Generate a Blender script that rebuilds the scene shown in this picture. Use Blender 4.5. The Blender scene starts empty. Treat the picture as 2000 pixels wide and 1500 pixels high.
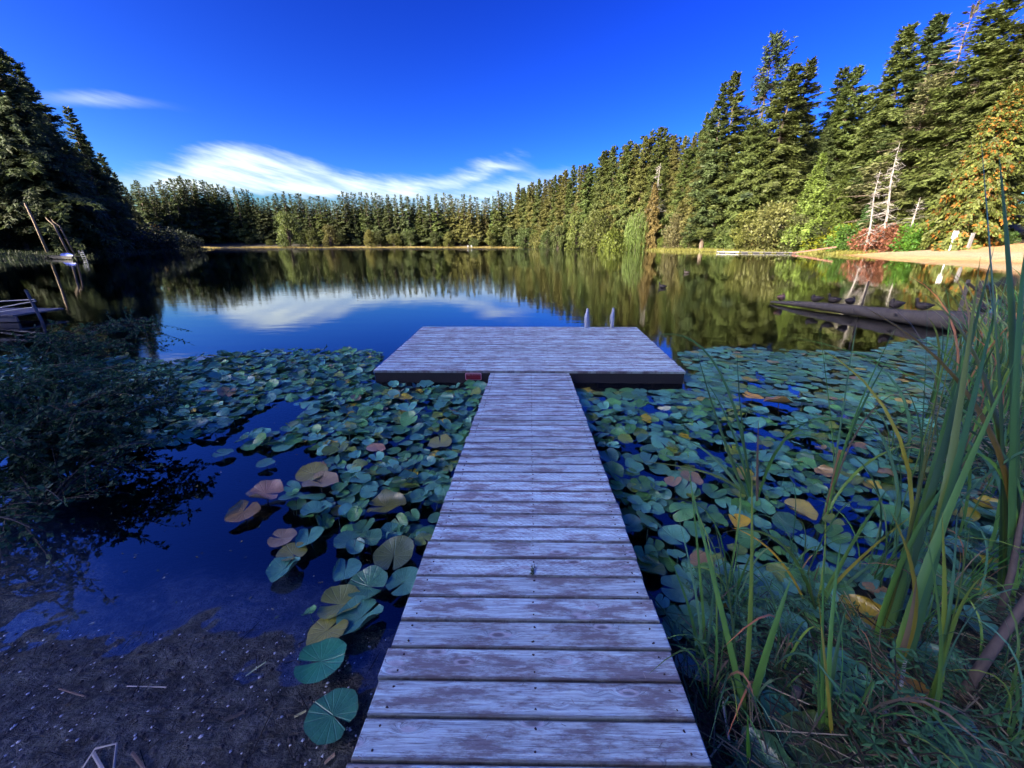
import bpy, math, random
import numpy as np
from math import sin, cos, pi, radians as R
from mathutils import Vector, Matrix, noise as mnoise
random.seed(7); np.random.seed(7)
sc = bpy.context.scene
col = sc.collection

# ------------------------------------------------------------------ camera
CAMZ = 2.13; PITCH = R(20.0); YAW = R(0.7); FPX = 751.0; CX = 1026.0; CY = 750.0
cd = bpy.data.cameras.new('camera'); cam = bpy.data.objects.new('camera', cd); col.objects.link(cam)
cam.location = (0, 0, CAMZ); cam.rotation_euler = (R(90) - PITCH, 0, YAW)
cd.sensor_width = 36; cd.lens = FPX / 2000 * 36; cd.shift_x = -26 / 2000
cd.clip_start = 0.05; cd.clip_end = 3000
sc.camera = cam

# ------------------------------------------------------------------ light
SUN_EL = R(27); SUN_AZ = (-0.82, -0.57)          # horizontal direction towards the sun: behind, left
sv = Vector((SUN_AZ[0], SUN_AZ[1], 0)).normalized()
sdir = Vector((sv.x * cos(SUN_EL), sv.y * cos(SUN_EL), sin(SUN_EL)))
ld = bpy.data.lights.new('sun', 'SUN'); ld.energy = 4.1; ld.angle = R(0.5); ld.color = (1.0, 0.86, 0.62)
sun = bpy.data.objects.new('sun', ld); col.objects.link(sun)
sun.rotation_euler = sdir.to_track_quat('Z', 'Y').to_euler()
sun.location = (0, 0, 60)

w = bpy.data.worlds.new('World'); sc.world = w; w.use_nodes = True
NT = w.node_tree; NT.nodes.clear()


class G:
    """tiny node-graph helper"""
    def __init__(s, nt): s.nt = nt
    def n(s, t, **kw):
        o = s.nt.nodes.new(t)
        for k, v in kw.items():
            if k.startswith('i_'):
                k2 = k[2:]
                key = int(k2) if k2.isdigit() else k2.replace('_', ' ')
                if isinstance(v, bpy.types.NodeSocket): s.nt.links.new(v, o.inputs[key])
                else: o.inputs[key].default_value = v
            else: setattr(o, k, v)
        return o
    def m(s, op, a, b=None, c=None, clamp=False):
        o = s.nt.nodes.new('ShaderNodeMath'); o.operation = op; o.use_clamp = clamp
        for i, v in enumerate((a, b, c)):
            if v is None: continue
            if isinstance(v, bpy.types.NodeSocket): s.nt.links.new(v, o.inputs[i])
            else: o.inputs[i].default_value = v
        return o.outputs[0]
    def vm(s, op, a, b=None):
        o = s.nt.nodes.new('ShaderNodeVectorMath'); o.operation = op
        for i, v in enumerate((a, b)):
            if v is None: continue
            if isinstance(v, bpy.types.NodeSocket): s.nt.links.new(v, o.inputs[i])
            else: o.inputs[i].default_value = v
        return o.outputs[0]
    def mix(s, f, a, b, bt='MIX'):
        o = s.nt.nodes.new('ShaderNodeMix'); o.data_type = 'RGBA'; o.blend_type = bt
        for i, v in ((0, f), (6, a), (7, b)):
            if isinstance(v, bpy.types.NodeSocket): s.nt.links.new(v, o.inputs[i])
            else: o.inputs[i].default_value = v if not isinstance(v, tuple) else (v + (1,) if len(v) == 3 else v)
        return o.outputs[2]
    def ramp(s, f, stops, interp='LINEAR'):
        o = s.nt.nodes.new('ShaderNodeValToRGB'); cr = o.color_ramp; cr.interpolation = interp
        while len(cr.elements) < len(stops): cr.elements.new(0.5)
        for e, (p, c) in zip(cr.elements, stops):
            e.position = p; e.color = (c, c, c, 1) if not isinstance(c, tuple) else c + (1,)
        s.nt.links.new(f, o.inputs[0]); return o.outputs[0]
    def noise(s, vec, scale, detail=4, rough=0.55, dist=0.0):
        o = s.n('ShaderNodeTexNoise', i_Scale=scale, i_Detail=detail, i_Roughness=rough, i_Distortion=dist)
        if vec is not None: s.nt.links.new(vec, o.inputs['Vector'])
        return o.outputs['Fac']
    def smooth(s, v, a, b):
        o = s.nt.nodes.new('ShaderNodeMapRange'); o.interpolation_type = 'SMOOTHSTEP'
        s.nt.links.new(v, o.inputs[0])
        for i, x in ((1, a), (2, b)):
            if isinstance(x, bpy.types.NodeSocket): s.nt.links.new(x, o.inputs[i])
            else: o.inputs[i].default_value = x
        return o.outputs[0]
    def curve(s, v, pts, x0, x1, y0, y1):
        """piecewise curve v -> y through pts, coordinates normalised into the 0..1 float curve"""
        t = s.n('ShaderNodeMapRange'); s.nt.links.new(v, t.inputs[0])
        t.inputs[1].default_value = x0; t.inputs[2].default_value = x1
        o = s.nt.nodes.new('ShaderNodeFloatCurve'); c = o.mapping.curves[0]
        while len(c.points) < len(pts): c.points.new(0.5, 0.5)
        for p, (x, y) in zip(c.points, pts): p.location = ((x - x0) / (x1 - x0), (y - y0) / (y1 - y0))
        o.mapping.update(); s.nt.links.new(t.outputs[0], o.inputs['Value'])
        return s.m('MULTIPLY_ADD', o.outputs[0], y1 - y0, y0)


g = G(NT)
sky = g.n('ShaderNodeTexSky', sky_type='NISHITA', sun_disc=False, sun_elevation=SUN_EL,
          sun_rotation=math.atan2(sv.x, sv.y), altitude=300, air_density=1.0, dust_density=3.5, ozone_density=3.0)
hs = g.n('ShaderNodeHueSaturation', i_Hue=0.5, i_Saturation=1.0, i_Value=1.0, i_Color=sky.outputs[0])
# cirrus laid out by direction: azimuth (radians from +Y) and elevation
tc = g.n('ShaderNodeTexCoord'); sep = g.n('ShaderNodeSeparateXYZ'); NT.links.new(tc.outputs['Generated'], sep.inputs[0])
az = g.m('ARCTAN2', sep.outputs[0], sep.outputs[1])
el = g.m('ARCSINE', sep.outputs[2])
comb = g.n('ShaderNodeCombineXYZ'); NT.links.new(az, comb.inputs[0]); NT.links.new(el, comb.inputs[1])


def sheared(shear, sx, sy):
    e2 = g.m('ADD', el, g.m('MULTIPLY', az, shear))
    c = g.n('ShaderNodeCombineXYZ'); NT.links.new(g.m('MULTIPLY', az, sx), c.inputs[0]); NT.links.new(g.m('MULTIPLY', e2, sy), c.inputs[1])
    return c.outputs[0]


def band(top, bot, x0, x1, soft_t, soft_b, fade, wa=0.085):
    t = g.curve(az, top, -1.4, 0.6, 0, 0.6); b = g.curve(az, bot, -1.4, 0.6, 0, 0.6)
    wob = g.m('MULTIPLY', g.m('SUBTRACT', g.noise(sheared(0.22, 5, 22), 1.0, 5, 0.6), 0.5), wa)
    e = g.m('ADD', el, wob)
    up = g.m('SUBTRACT', 1.0, g.smooth(e, g.m('SUBTRACT', t, soft_t), t))
    dn = g.smooth(e, b, g.m('ADD', b, soft_b))
    a = g.smooth(az, x0, x0 + fade); c = g.m('SUBTRACT', 1.0, g.smooth(az, x1 - fade, x1))
    return g.m('MULTIPLY', g.m('MULTIPLY', up, dn), g.m('MULTIPLY', a, c))


def AE(px, py):
    a = (px - CX) / FPX; b = (CY - py) / FPX
    F = Vector((-sin(YAW) * cos(PITCH), cos(YAW) * cos(PITCH), -sin(PITCH)))
    U = Vector((-sin(YAW) * sin(PITCH), cos(YAW) * sin(PITCH), cos(PITCH)))
    Rt = Vector((cos(YAW), sin(YAW), 0))
    d = (Rt * a + U * b + F).normalized()
    return math.atan2(d.x, d.y), math.asin(d.z), d


def crv(pts):
    return [(-1.4, AE(*pts[0])[1])] + [(AE(*p)[0], AE(*p)[1]) for p in pts] + [(0.6, AE(*pts[-1])[1])]


top1 = [(200, 316), (330, 298), (440, 266), (560, 290), (690, 325), (800, 335), (900, 318), (1010, 295), (1080, 335)]
bot1 = [(200, 385), (330, 395), (440, 392), (560, 392), (690, 395), (800, 395), (900, 375), (1010, 345), (1080, 352)]
b1 = band(crv(top1), crv(bot1), AE(90, 340)[0], AE(1095, 330)[0], 0.05, 0.03, 0.16)
top2 = [(60, 166), (180, 172), (260, 184), (350, 200), (440, 222)]
bot2 = [(60, 212), (180, 214), (260, 214), (350, 218), (440, 236)]
b2 = band(crv(top2), crv(bot2), AE(10, 185)[0], AE(400, 210)[0], 0.02, 0.02, 0.12, 0.02)
top3 = [(500, 372), (700, 372), (900, 350), (1080, 320), (1200, 320)]
bot3 = [(500, 440), (700, 440), (900, 440), (1080, 440), (1200, 440)]
b3 = band(crv(top3), crv(bot3), AE(400, 360)[0], AE(1240, 330)[0], 0.05, 0.02, 0.25)
st = g.smooth(g.noise(sheared(0.18, 7, 60), 1.0, 6, 0.62), 0.22, 0.62)
sepc = g.n('ShaderNodeSeparateColor', i_0=hs.outputs[0]); bb = g.m('MAXIMUM', sepc.outputs[2], 0.001)
skr = g.m('MULTIPLY', sepc.outputs[0], g.m('POWER', g.m('DIVIDE', sepc.outputs[0], bb, clamp=True), 3.0))
skg = g.m('MULTIPLY', sepc.outputs[1], g.m('POWER', g.m('DIVIDE', sepc.outputs[1], bb, clamp=True), 3.15))
kk = g.m('MULTIPLY', g.m('POWER', g.m('DIVIDE', bb, 3.9), 0.95), 0.77)
skb = g.n('ShaderNodeCombineColor', i_0=g.m('MULTIPLY', skr, kk), i_1=g.m('MULTIPLY', skg, kk), i_2=g.m('MULTIPLY', sepc.outputs[2], kk))
st2 = g.smooth(g.noise(sheared(0.32, 3, 26), 1.0, 4, 0.55), 0.2, 0.6)
cl = g.m('MULTIPLY', b1, g.m('MULTIPLY_ADD', g.m('MULTIPLY', st, st2), 0.85, 0.32), clamp=True)
cl = g.m('ADD', cl, g.m('MULTIPLY', b2, g.m('MULTIPLY_ADD', st, 0.5, 0.25)))
cl = g.m('ADD', cl, g.m('MULTIPLY', b3, g.m('MULTIPLY_ADD', st, 0.4, 0.2)), clamp=True)
CLOUD = (2.7, 3.1, 3.3)
skyc = g.mix(cl, skb.outputs[0], CLOUD)
bg = g.n('ShaderNodeBackground', i_Color=skyc, i_Strength=0.15)
wo = g.n('ShaderNodeOutputWorld', i_Surface=bg.outputs[0])

vs = sc.view_settings; vs.view_transform = 'Standard'; vs.look = 'None'; vs.gamma = 1; vs.use_curve_mapping = False
vs.exposure = 1.52
cy = sc.cycles
cy.max_bounces = 8; cy.transparent_max_bounces = 16; cy.diffuse_bounces = 3; cy.glossy_bounces = 3; cy.volume_bounces = 0
cy.caustics_reflective = False; cy.caustics_refractive = False
cy.use_denoising = True
cy.sample_clamp_indirect = 6


# ------------------------------------------------------------------ helpers
def ray(px, py): return AE(px, py)[2]
def W(px, py, z=0.0):
    d = ray(px, py); t = (z - CAMZ) / d.z
    return Vector((d.x * t, d.y * t, z))
def P(px, py, Y):
    d = ray(px, py); t = Y / d.y
    return Vector((d.x * t, Y, CAMZ + d.z * t))
def project(v):
    F = Vector((-sin(YAW) * cos(PITCH), cos(YAW) * cos(PITCH), -sin(PITCH)))
    U = Vector((-sin(YAW) * sin(PITCH), cos(YAW) * sin(PITCH), cos(PITCH)))
    Rt = Vector((cos(YAW), sin(YAW), 0)); q = Vector(v) - Vector((0, 0, CAMZ)); f = q.dot(F)
    if f < 0.05: return (-1e5, -1e5, f)
    return (CX + FPX * q.dot(Rt) / f, CY - FPX * q.dot(U) / f, f)


class MB:
    def __init__(s): s.v = []; s.f = []; s.t = []; s.uv = []; s.cur = (1, 1, 1)
    def vert(s, p, uv=(0, 0)):
        s.v.append((p[0], p[1], p[2])); s.t.append(s.cur); s.uv.append(uv); return len(s.v) - 1
    def face(s, *i): s.f.append(tuple(i))
    def box(s, c, sz, M=None, bev=0.0):
        hx, hy, hz = sz[0] / 2, sz[1] / 2, sz[2] / 2
        c = Vector(c)
        if bev <= 0:
            q = [(x, y, z) for z in (-hz, hz) for y in (-hy, hy) for x in (-hx, hx)]
            fs = [(0, 2, 3, 1), (4, 5, 7, 6), (0, 1, 5, 4), (2, 6, 7, 3), (0, 4, 6, 2), (1, 3, 7, 5)]
        else:                                   # chamfered top edges
            q = []
            for z, k in ((-hz, 0), (hz - bev, 0), (hz, bev)):
                for y in (-hy + k, hy - k):
                    for x in (-hx + k, hx - k): q.append((x, y, z))
            fs = [(0, 2, 3, 1), (8, 9, 11, 10)]
            for o in (0, 4): fs += [(o, o + 1, o + 5, o + 4), (o + 2, o + 6, o + 7, o + 3), (o, o + 4, o + 6, o + 2), (o + 1, o + 3, o + 7, o + 5)]
        b = len(s.v)
        for p in q:
            p = Vector(p)
            if M is not None: p = M @ p
            s.vert(c + p)
        for f in fs: s.face(*[b + i for i in f])
    def tube(s, pts, rad, n=6, cap=True, sq=(1, 1)):
        pts = [Vector(p) for p in pts]; rings = []
        if not hasattr(rad, '__len__'): rad = [rad] * len(pts)
        prev = None
        for i, p in enumerate(pts):
            d = (pts[min(i + 1, len(pts) - 1)] - pts[max(i - 1, 0)])
            d = d.normalized() if d.length > 1e-9 else Vector((0, 0, 1))
            if prev is None:
                a = Vector((0, 0, 1)) if abs(d.z) < 0.9 else Vector((1, 0, 0)); u = d.cross(a).normalized()
            else: u = (prev - d * prev.dot(d)).normalized()
            prev = u; v = d.cross(u)
            rings.append([s.vert(p + u * (cos(2 * pi * k / n) * rad[i] * sq[0]) + v * (sin(2 * pi * k / n) * rad[i] * sq[1]), (k / n, i)) for k in range(n)])
        for a, b in zip(rings, rings[1:]):
            for k in range(n): s.face(a[k], a[(k + 1) % n], b[(k + 1) % n], b[k])
        if cap: s.face(*rings[0][::-1]); s.face(*rings[-1])
    def kite(s, p, d, up, L, w_, fold=0.25):
        side = d.cross(up).normalized()
        a = s.vert(p); m = p + d * (L * 0.45)
        b = s.vert(m + side * w_ - up * (w_ * fold)); c = s.vert(p + d * L); e = s.vert(m - side * w_ - up * (w_ * fold))
        s.face(a, b, c); s.face(a, c, e)
    def mesh(s, name, mat, smooth=False):
        me = bpy.data.meshes.new(name); me.from_pydata(s.v, [], s.f)
        mats = mat if isinstance(mat, (list, tuple)) else [mat]
        for m in mats: me.materials.append(m)
        at = me.attributes.new('tint', 'FLOAT_COLOR', 'POINT')
        arr = np.ones((len(s.v), 4), dtype=np.float32); arr[:, :3] = np.array(s.t, dtype=np.float32).reshape(-1, 3); at.data.foreach_set('color', arr.ravel())
        at = me.attributes.new('st', 'FLOAT2', 'POINT'); at.data.foreach_set('vector', np.array(s.uv, dtype=np.float32).ravel())
        if smooth: me.shade_smooth()
        me.update(); return me
    def build(s, name, mat, parent=None, smooth=False): return place(name, s.mesh(name, mat, smooth), parent)


def place(name, me, parent=None, loc=None, rot=None, scale=None, color=None):
    o = bpy.data.objects.new(name, me); col.objects.link(o)
    if parent is not None: o.parent = parent
    if loc is not None: o.location = loc
    if rot is not None: o.rotation_euler = rot
    if scale is not None: o.scale = scale if hasattr(scale, '__len__') else (scale,) * 3
    if color is not None: o.color = tuple(color) + (1,) if len(color) == 3 else color
    return o
def empty(name, loc=(0, 0, 0), rz=0.0):
    o = bpy.data.objects.new(name, None); col.objects.link(o); o.location = loc; o.rotation_euler = (0, 0, rz); o.empty_display_size = 0.1; return o
def tag(o, label=None, cat=None, group=None, kind=None):
    if label: o['label'] = label
    if cat: o['category'] = cat
    if group: o['group'] = group
    if kind: o['kind'] = kind
    return o
def np_mesh(name, V, F, mat, tint=None, smooth=False, st=None):
    """V (n,3); F (m,3|4) int"""
    me = bpy.data.meshes.new(name); n = len(V); k = F.shape[1]
    me.vertices.add(n); me.vertices.foreach_set('co', V.astype(np.float32).ravel())
    me.loops.add(F.size); me.loops.foreach_set('vertex_index', F.astype(np.int32).ravel())
    me.polygons.add(len(F)); me.polygons.foreach_set('loop_start', np.arange(0, F.size, k, dtype=np.int32))
    me.update(calc_edges=True)
    for m in (mat if isinstance(mat, (list, tuple)) else [mat]): me.materials.append(m)
    at = me.attributes.new('tint', 'FLOAT_COLOR', 'POINT'); arr = np.ones((n, 4), dtype=np.float32)
    if tint is not None: arr[:, :3] = tint
    at.data.foreach_set('color', arr.ravel())
    if st is not None:
        a = me.attributes.new('st', 'FLOAT2', 'POINT'); a.data.foreach_set('vector', st.astype(np.float32).ravel())
    if smooth: me.shade_smooth()
    return me


# ------------------------------------------------------------------ materials
def newmat(name):
    m = bpy.data.materials.new(name); m.use_nodes = True; nt = m.node_tree; nt.nodes.clear()
    return m, G(nt), nt.nodes.new('ShaderNodeOutputMaterial')


def plain(name, c, rough=0.6, metal=0.0, var=0.15, scale=20, bump=0.0, spec=0.5):
    m, g, out = newmat(name)
    t = g.n('ShaderNodeTexCoord'); nz = g.noise(t.outputs['Object'], scale, 5)
    cc = g.mix(nz, tuple(x * (1 - var) for x in c), tuple(min(1, x * (1 + var)) for x in c))
    b = g.n('ShaderNodeBsdfPrincipled', i_Base_Color=cc, i_Roughness=rough, i_Metallic=metal)
    b.inputs['Specular IOR Level'].default_value = spec
    if bump:
        bp = g.n('ShaderNodeBump', i_Strength=bump, i_Distance=0.02, i_Height=nz); g.nt.links.new(bp.outputs[0], b.inputs['Normal'])
    g.nt.links.new(b.outputs[0], out.inputs[0]); return m


def foliage(name, trans=0.3, rough=0.55, spec=0.3, rnd=0.35):
    m, g, out = newmat(name)
    oi = g.n('ShaderNodeObjectInfo'); at = g.n('ShaderNodeAttribute', attribute_name='tint')
    c = g.mix(1.0, oi.outputs['Color'], at.outputs['Color'], 'MULTIPLY')
    v = g.m('MULTIPLY_ADD', oi.outputs['Random'], rnd, 1 - rnd / 2)
    h = g.n('ShaderNodeHueSaturation', i_Hue=g.m('MULTIPLY_ADD', oi.outputs['Random'], 0.03, 0.485), i_Value=v, i_Color=c)
    b = g.n('ShaderNodeBsdfPrincipled', i_Base_Color=h.outputs[0], i_Roughness=rough); b.inputs['Specular IOR Level'].default_value = spec
    tr = g.n('ShaderNodeBsdfTranslucent', i_Color=h.outputs[0])
    mx = g.n('ShaderNodeMixShader', i_0=trans, i_1=b.outputs[0], i_2=tr.outputs[0])
    g.nt.links.new(mx.outputs[0], out.inputs[0]); return m


M_fol = foliage('conifer_needles', 0.35)
M_leaf = foliage('broad_leaves', 0.35, 0.5)
M_blade = foliage('reed_blades', 0.25, 0.42, 0.45, 0.3)


def bark(name, c, sc_=6):
    m, g, out = newmat(name)
    t = g.n('ShaderNodeTexCoord'); mp = g.n('ShaderNodeMapping', i_Vector=t.outputs['Object']); mp.inputs['Scale'].default_value = (sc_, sc_, sc_ * 0.2)
    nz = g.noise(mp.outputs[0], 3, 6, 0.7); cc = g.mix(nz, tuple(x * 0.4 for x in c), tuple(min(1, x * 1.4) for x in c))
    b = g.n('ShaderNodeBsdfPrincipled', i_Base_Color=cc, i_Roughness=0.85)
    bp = g.n('ShaderNodeBump', i_Strength=0.6, i_Distance=0.03, i_Height=nz); g.nt.links.new(bp.outputs[0], b.inputs['Normal'])
    g.nt.links.new(b.outputs[0], out.inputs[0]); return m


M_bark = bark('fir_bark', (0.13, 0.095, 0.07)); M_grey = bark('bleached_wood', (0.27, 0.245, 0.22)); M_log = bark('wet_log_wood', (0.07, 0.06, 0.055), 3)
M_twig = plain('dark_twigs', (0.035, 0.028, 0.022), 0.8)


def wood_deck():
    m, g, out = newmat('weathered_deck_wood')
    t = g.n('ShaderNodeTexCoord'); oi = g.n('ShaderNodeObjectInfo'); rn = oi.outputs['Random']
    off = g.n('ShaderNodeCombineXYZ', i_0=g.m('MULTIPLY', rn, 37.0), i_1=g.m('MULTIPLY', rn, 91.0), i_2=g.m('MULTIPLY', rn, 13.0))
    p = g.vm('ADD', t.outputs['Object'], off.outputs[0])
    def mp(s): return g.vm('MULTIPLY', p, s)
    # long grain, warped round knots
    vor = g.n('ShaderNodeTexVoronoi', i_Scale=1.0, feature='F1'); g.nt.links.new(mp((3.8, 11.0, 1)), vor.inputs['Vector'])
    kd = vor.outputs['Distance']
    knot = g.m('SUBTRACT', 1.0, g.smooth(kd, 0.05, 0.16)); halo = g.m('SUBTRACT', 1.0, g.smooth(kd, 0.08, 0.33))
    sp_ = g.n('ShaderNodeSeparateXYZ', i_0=p)
    wv = g.m('ADD', g.m('MULTIPLY', sp_.outputs[1], 1.0), g.m('MULTIPLY', halo, 0.03))
    gv = g.n('ShaderNodeCombineXYZ', i_0=g.m('MULTIPLY', sp_.outputs[0], 2.0), i_1=g.m('MULTIPLY', wv, 55.0), i_2=sp_.outputs[2])
    grain = g.noise(gv.outputs[0], 1.6, 6, 0.65, 0.6)
    gv2 = g.n('ShaderNodeCombineXYZ', i_0=g.m('MULTIPLY', sp_.outputs[0], 9.0), i_1=g.m('MULTIPLY', wv, 240.0), i_2=sp_.outputs[2])
    fine = g.noise(gv2.outputs[0], 1.3, 4, 0.7)
    blot = g.noise(mp((2.2, 9, 1)), 1.6, 7, 0.74); blot2 = g.noise(mp((6, 22, 1)), 1.6, 5, 0.7)
    base = g.mix(g.smooth(grain, 0.30, 0.66), (0.46, 0.47, 0.48), (0.95, 0.97, 0.95))
    base = g.mix(g.m('MULTIPLY', g.smooth(blot, 0.44, 0.60), 0.9), base, (0.30, 0.20, 0.20))
    base = g.mix(g.m('MULTIPLY', g.smooth(blot2, 0.52, 0.7), 0.65), base, (0.82, 0.80, 0.80))
    base = g.mix(g.m('MULTIPLY', g.smooth(fine, 0.52, 0.66), 0.7), base, (0.13, 0.10, 0.11))
    v = g.m('MULTIPLY_ADD', rn, 0.40, 0.82)
    base = g.mix(1.0, base, g.n('ShaderNodeCombineXYZ', i_0=g.m('MULTIPLY', v, 0.88), i_1=g.m('MULTIPLY', v, 1.08), i_2=g.m('MULTIPLY', v, 1.03)).outputs[0], 'MULTIPLY')
    ring = g.m('MULTIPLY', g.smooth(kd, 0.10, 0.13), g.m('SUBTRACT', 1.0, g.smooth(kd, 0.15, 0.20)))
    base = g.mix(g.m('MULTIPLY', ring, 0.7), base, (0.62, 0.60, 0.58))
    base = g.mix(g.m('MULTIPLY', knot, 0.75), base, (0.13, 0.085, 0.09))
    # incising: rows of short slots pressed into treated lumber
    lo = g.n('ShaderNodeSeparateXYZ', i_0=t.outputs['Object'])
    row = g.m('DIVIDE', lo.outputs[1], 0.0125); rf = g.m('FLOOR', row); ry = g.m('FRACT', row)
    cx_ = g.m('DIVIDE', g.m('ADD', lo.outputs[0], g.m('MULTIPLY', g.m('MODULO', g.m('ADD', rf, 40.0), 3.0), 0.0135)), 0.036); cf = g.m('FRACT', g.m('ADD', cx_, 60.0))
    slot = g.m('MULTIPLY', g.m('LESS_THAN', cf, 0.42), g.m('LESS_THAN', ry, 0.17))
    wn = g.n('ShaderNodeTexWhiteNoise', noise_dimensions='2D'); cc2 = g.n('ShaderNodeCombineXYZ', i_0=g.m('FLOOR', cx_), i_1=rf); g.nt.links.new(cc2.outputs[0], wn.inputs['Vector'])
    slot = g.m('MULTIPLY', slot, g.m('MULTIPLY', g.m('GREATER_THAN', wn.outputs['Value'], 0.18), g.m('GREATER_THAN', rn, 0.35)))
    edge_shade = g.smooth(g.m('ADD', g.m('ABSOLUTE', lo.outputs[1]), g.m('MULTIPLY', g.noise(mp((3, 3, 1)), 4.0, 3), 0.008)), 0.0585, 0.0655)
    base = g.mix(g.m('MULTIPLY', edge_shade, 0.7), base, (0.05, 0.04, 0.045))  # board-edge shading and gap darkness painted into the wood colour
    base = g.mix(g.m('MULTIPLY', slot, 0.8), base, (0.07, 0.055, 0.065))
    b = g.n('ShaderNodeBsdfPrincipled', i_Base_Color=base, i_Roughness=g.m('MULTIPLY_ADD', grain, 0.25, 0.5)); b.inputs['Specular IOR Level'].default_value = 0.4
    h = g.m('ADD', g.m('MULTIPLY', grain, 0.8), g.m('SUBTRACT', g.m('MULTIPLY', fine, 0.5), g.m('MULTIPLY', slot, 0.9)))
    h = g.m('SUBTRACT', h, g.m('MULTIPLY', knot, 0.4))
    bp = g.n('ShaderNodeBump', i_Strength=0.9, i_Distance=0.005, i_Height=h); g.nt.links.new(bp.outputs[0], b.inputs['Normal'])
    g.nt.links.new(b.outputs[0], out.inputs[0]); return m


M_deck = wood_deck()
M_black = plain('black_wet_timber', (0.012, 0.011, 0.012), 0.7, bump=0.3)
M_nail = plain('rusty_nails', (0.06, 0.035, 0.03), 0.6, 0.4)
M_plastic = plain('grey_ladder_plastic', (0.42, 0.42, 0.47), 0.4, var=0.06)
M_white = plain('white_paint', (0.75, 0.75, 0.73), 0.5, var=0.05)
M_red = plain('red_sign_paint', (0.16, 0.006, 0.02), 0.5, var=0.1)
M_pink = plain('faded_pink_lettering', (0.55, 0.28, 0.36), 0.6, var=0.05)
M_blue = plain('blue_boat_hull', (0.02, 0.05, 0.32), 0.35, var=0.1)
M_metal = plain('galvanised_metal', (0.28, 0.30, 0.33), 0.5, 0.4)
M_greywood = plain('grey_dock_wood', (0.16, 0.15, 0.145), 0.8, bump=0.3)
M_brownwood = plain('brown_ramp_wood', (0.22, 0.10, 0.07), 0.8, bump=0.3)
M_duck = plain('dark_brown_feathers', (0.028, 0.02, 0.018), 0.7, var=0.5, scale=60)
M_ducklit = plain('sunlit_brown_feathers', (0.22, 0.12, 0.08), 0.7, var=0.4, scale=60)  # sunlight on the log-tip duck painted into its feather colour
M_bill = plain('dull_bill', (0.12, 0.09, 0.03), 0.5)
M_rock = plain('pale_shore_rock', (0.40, 0.36, 0.30), 0.85, var=0.3, scale=4, bump=0.5)
M_shell = plain('shell_fragments', (0.55, 0.55, 0.52), 0.5)


def ground_mat():
    m, g, out = newmat('shore_ground')
    at = g.n('ShaderNodeAttribute', attribute_name='tint'); ge = g.n('ShaderNodeNewGeometry'); P_ = ge.outputs['Position']
    n1 = g.noise(P_, 0.7, 6, 0.65); n2 = g.noise(P_, 14, 6, 0.7); n3 = g.noise(P_, 70, 4, 0.7)
    v = g.m('MULTIPLY_ADD', n1, 0.7, 0.35); v = g.m('MULTIPLY', v, g.m('MULTIPLY_ADD', g.smooth(n2, 0.35, 0.65), 1.5, 0.25)); v = g.m('MULTIPLY', v, g.m('MULTIPLY_ADD', g.smooth(n3, 0.35, 0.65), 1.0, 0.45))  # noise mottling, with shading of the relief's hollows painted into the colour
    c = g.mix(1.0, at.outputs['Color'], g.n('ShaderNodeCombineXYZ', i_0=v, i_1=v, i_2=v).outputs[0], 'MULTIPLY')
    sp = g.n('ShaderNodeSeparateXYZ', i_0=P_)
    wet = g.m('SUBTRACT', 1.0, g.smooth(sp.outputs[2], 0.0, 0.16))
    c = g.mix(g.m('MULTIPLY', wet, 0.3), c, (0.02, 0.017, 0.016))
    b = g.n('ShaderNodeBsdfPrincipled', i_Base_Color=c, i_Roughness=g.m('MULTIPLY_ADD', wet, -0.5, 0.85)); b.inputs['Specular IOR Level'].default_value = 0.5
    mp = g.n('ShaderNodeMapping', i_Vector=P_); mp.inputs['Rotation'].default_value = (0, 0, -0.45); mp.inputs['Scale'].default_value = (0.35, 1, 1)
    drag = g.noise(mp.outputs[0], 22, 6, 0.7, 0.8)
    h = g.m('ADD', g.m('MULTIPLY', n2, 1.0), g.m('ADD', g.m('MULTIPLY', n3, 0.35), drag))
    bp = g.n('ShaderNodeBump', i_Strength=1.0, i_Distance=0.045, i_Height=h); g.nt.links.new(bp.outputs[0], b.inputs['Normal'])
    g.nt.links.new(b.outputs[0], out.inputs[0]); return m


M_ground = ground_mat()


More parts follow.
